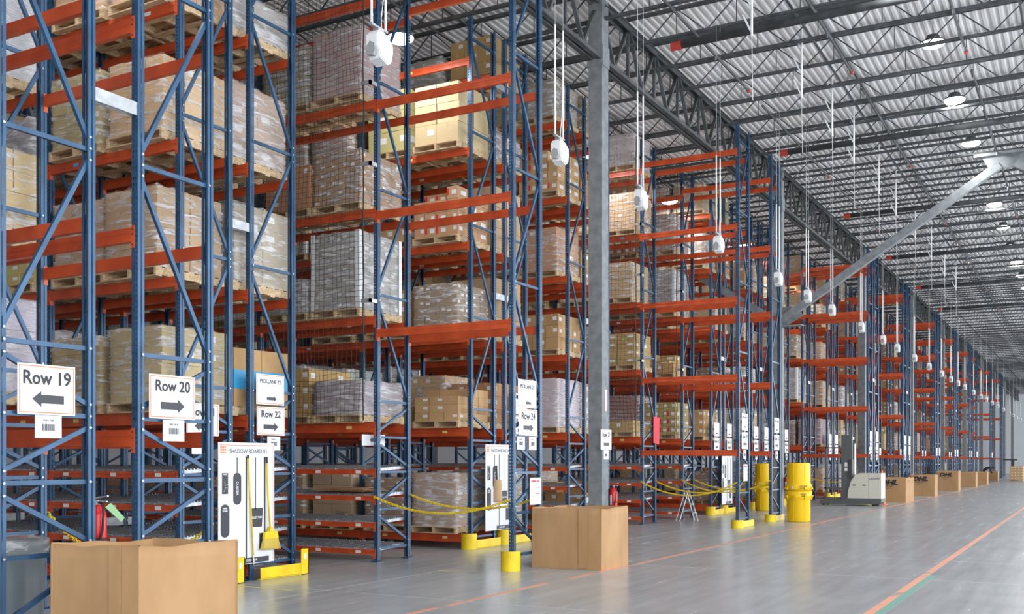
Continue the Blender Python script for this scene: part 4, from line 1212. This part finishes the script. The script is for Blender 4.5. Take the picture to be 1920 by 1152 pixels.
# ------------------------------------------------------------------ reach truck
e = empty('reach_truck', (-7.3, 39.9, 0), 'beige and black stand-up reach truck parked across the aisle end', 'forklift', None)
W2 = .42
obj('battery_body', MB().prism([(-.62, .28), (.57, .28), (.57, 1.2), (-.2, 1.2), (-.36, 1.12), (-.5, .9), (-.6, .55)], -W2, W2, 'y').mesh('battery_body', M_BEIGE), e)
obj('panel_gap', MB().box(.12, .127, -W2 - .002, -W2, .3, 1.19).mesh('panel_gap', M_INK), e)
put(e, 'CROWN', .1, .32, 1.0, y=-W2 - .004, m=M_INK, bold=.001)
for x in (-.38, -.02): obj('vent_slot', MB().box(x - .07, x + .05, -W2 - .003, -W2, .74, .78).mesh('vent_slot', M_BLACK), e)
obj('chassis_skirt', MB().prism([(-.8, .06), (.5, .06), (.57, .14), (.57, .28), (-.62, .28), (-.8, .2)], -W2 - .01, W2 + .01, 'y').mesh('chassis_skirt', M_DARKBAND), e)
obj('drive_wheel', MB().tube([(.3, -.36, .09), (.3, -.26, .09)], .09, 16).mesh('drive_wheel', M_RUBBER), e)
obj('caster_wheel', MB().tube([(.3, .26, .09), (.3, .36, .09)], .09, 16).mesh('caster_wheel', M_RUBBER), e)
for s in (-1, 1):
    m_ = obj('mast_rail', MB().box(-.86, -.46, s * .3 - .05, s * .3 + .05, .1, 2.62).mesh('mast_rail', M_DARKBAND), e)
    l = obj('outrigger_leg', MB().box(-1.62, -.7, s * .38 - .06, s * .38 + .06, .06, .2).mesh('outrigger_leg', M_DARKBAND), e)
    obj('load_wheel', MB().tube([(-1.5, s * .38 - .04, .062), (-1.5, s * .38 + .04, .062)], .06, 12).mesh('load_wheel', M_RUBBER), l)
    obj('fork', MB().box(-1.62, -.9, s * .2 - .05, s * .2 + .05, .24, .28).mesh('fork', M_DARKBAND), e)
    obj('guard_post', MB().box(-1.45 + (0 if s < 0 else .35), -1.39 + (0 if s < 0 else .3), -.4, -.34, .2, 2.17).mesh('guard_post', M_DARKBAND), e)
obj('lift_cylinder', MB().tube([(-.42, -.1, .3), (-.42, -.1, 2.3)], .035, 10).mesh('lift_cylinder', M_CHROME), e)
obj('mast_crossbar', MB().box(-.8, -.5, -.34, .34, 2.45, 2.56).mesh('mast_crossbar', M_GALV), e)
for z in (2.12, .98, .62): obj('load_backrest_bar', MB().box(-1.5, -.78, -.4, -.36, z, z + .05).mesh('load_backrest_bar', M_DARKBAND), e)
obj('operator_panel', MB().box(-.62, -.5, -.38, .38, 1.0, 1.7).mesh('operator_panel', M_INK), e)
obj('data_plate', MB().box(-.74, -.6, -.356, -.352, 1.45, 1.6).mesh('data_plate', M_PAPER), e)
obj('warning_plate', MB().box(-.74, -.6, -.356, -.352, 1.28, 1.4).mesh('warning_plate', M_PAPER), e)
e = empty('orange_cone', (-7.0, 41.2, 0), 'small orange cone behind the reach truck body', 'cone')
obj('cone_body', MB().lathe([(.14, .02), (.03, 1.3), (0, 1.3)], 14).mesh('cone_body', M_ORPRINT), e)
obj('cone_base', MB().box(-.18, .18, -.18, .18, 0.001, .02).mesh('cone_base', M_ORPRINT), e)

# ------------------------------------------------------------------ flattened cardboard, floor pallets
for i in range(3):
    o = prop(obj('cardboard_sheet', MB().box(-.5, .5, -.35, .35, 0, .008).mesh('cardboard_sheet', M_GAYLORD), loc=(-10.95 - .1 * i, 13.95 + .04 * i, 1.15 + .02 * i), rz=.1 * i),
         'flattened brown cardboard sheet on the roller shelf of row twenty-four, %s of three' % ('lowest', 'middle', 'top')[i], 'cardboard')
e = empty('carton_pallet', (-5.4, 93.6, 0), 'tidy pallet of labelled brown cartons standing free by the far wall', 'pallet load', None)
obj('wooden_pallet', PALM, e)
for kz in range(5):
    for i in range(4):
        for j in range(3):
            if 0 < i < 3 and j == 1 and kz < 4: continue
            o = pcopy(('c', 1), 'carton', CM[1], e, (-.375 + .25 * i, -.37 + .37 * j, .133 + .22 * kz)); o.scale = (.25, .37, .22); o.color = (*KRAFT, 1)
e = empty('work_stand', (-6.0, 98.5, 0), 'dark T-shaped stand beside the crouching person', 'stand', None)
obj('post', MB().box(-.12, .12, -.1, .1, .02, 1.7).mesh('post', M_INK), e)
obj('crossbar', MB().box(-.75, .35, -.12, .12, 1.7, 1.82).mesh('crossbar', M_INK), e)
obj('base', MB().box(-.3, .3, -.3, .3, 0.001, .05).mesh('base', M_INK), e)
bin_box([(-7.0, 96.2), (-6.98, 97.0), (-7.75, 97.0), (-7.75, 96.2)], .8, 'brown bin the crouching person reaches into', 41, None, False)

# ------------------------------------------------------------------ person bending at the far end
M_CLOTH = mat('dark_clothes', (.02, .03, .035), .85); M_SKIN = mat('skin', (.50, .30, .2), .6); M_HAIR = mat('dark_hair', (.02, .015, .012), .8)
def skin_mesh(name, verts, edges, rad, m, parent):
    me = bpy.data.meshes.new(name); me.from_pydata(verts, edges, []); me.materials.append(m)
    o = bpy.data.objects.new(name, me); o.parent = parent; COL.objects.link(o)
    md = o.modifiers.new('skin', 'SKIN'); md.use_smooth_shade = True
    sl = me.skin_vertices[0].data
    for i, r_ in enumerate(rad): sl[i].radius = (r_, r_); sl[i].use_root = i == 0
    sd = o.modifiers.new('sub', 'SUBSURF'); sd.levels = 1; sd.render_levels = 1
    return o
P0 = empty('person', (-7.95, 95.2, 0), 'person in dark clothes bending forward over a box', 'person', None)
v = [(0, 0, .9), (.2, 0, 1.08), (.42, 0, 1.14), (.5, 0, 1.12), (.6, 0, 1.08),          # pelvis spine chest neck head
     (-.02, -.1, .86), (.02, -.13, .48), (-.08, -.14, .08), (.08, -.14, .04),
     (-.02, .1, .86), (-.12, .14, .48), (-.3, .15, .09), (-.16, .15, .04),
     (.42, -.18, 1.1), (.46, -.22, .82), (.58, -.2, .62), (.42, .18, 1.1), (.48, .22, .82), (.6, .18, .62)]
ed = [(0, 1), (1, 2), (2, 3), (3, 4), (0, 5), (5, 6), (6, 7), (7, 8), (0, 9), (9, 10), (10, 11), (11, 12), (2, 13), (13, 14), (14, 15), (2, 16), (16, 17), (17, 18)]
rd = [.15, .14, .16, .07, .06, .1, .075, .05, .04, .1, .075, .05, .04, .07, .05, .035, .07, .05, .035]
skin_mesh('body', v, ed, rd, M_CLOTH, P0)
mb = MB(); pr = []
for i in range(11): t = pi * i / 10; pr.append((.095 * sin(t), -.125 * cos(t)))
mb.lathe(pr, 16, (0, 0)); h_ = obj('head', mb.mesh('head', M_SKIN, True), P0, (.66, 0, 1.05)); h_.rotation_euler = (0, R(60), 0)
obj('nose', MB().lathe([(.0, .03), (.014, 0), (0, -.02)], 8).mesh('nose', M_SKIN), h_, (.1, 0, 0))
mb = MB(); mb.lathe([(.1, -.02), (.106, .04), (.085, .1), (.04, .135), (0, .14)], 16); obj('hair', mb.mesh('hair', M_HAIR, True), h_, (-.01, 0, 0))
for s in (-1, 1):
    hv = [(.6, s * .19, .6), (.63, s * .19, .54)]; he = [(0, 1)]; hr = [.03, .03]
    for q in range(4):
        b = len(hv); hv += [(.64, s * .19 + (q - 1.5) * .018, .52), (.655 , s * .19 + (q - 1.5) * .022, .47), (.645, s * .19 + (q - 1.5) * .022, .43 + .005 * abs(q - 1.5))]; he += [(1, b), (b, b + 1), (b + 1, b + 2)]; hr += [.009, .009, .007]
    b = len(hv); hv += [(.62, s * .15, .54), (.63, s * .13, .5)]; he += [(1, b), (b, b + 1)]; hr += [.01, .008]
    skin_mesh('hand', hv, he, hr, M_SKIN, P0)
print('all objects', len(bpy.data.objects))
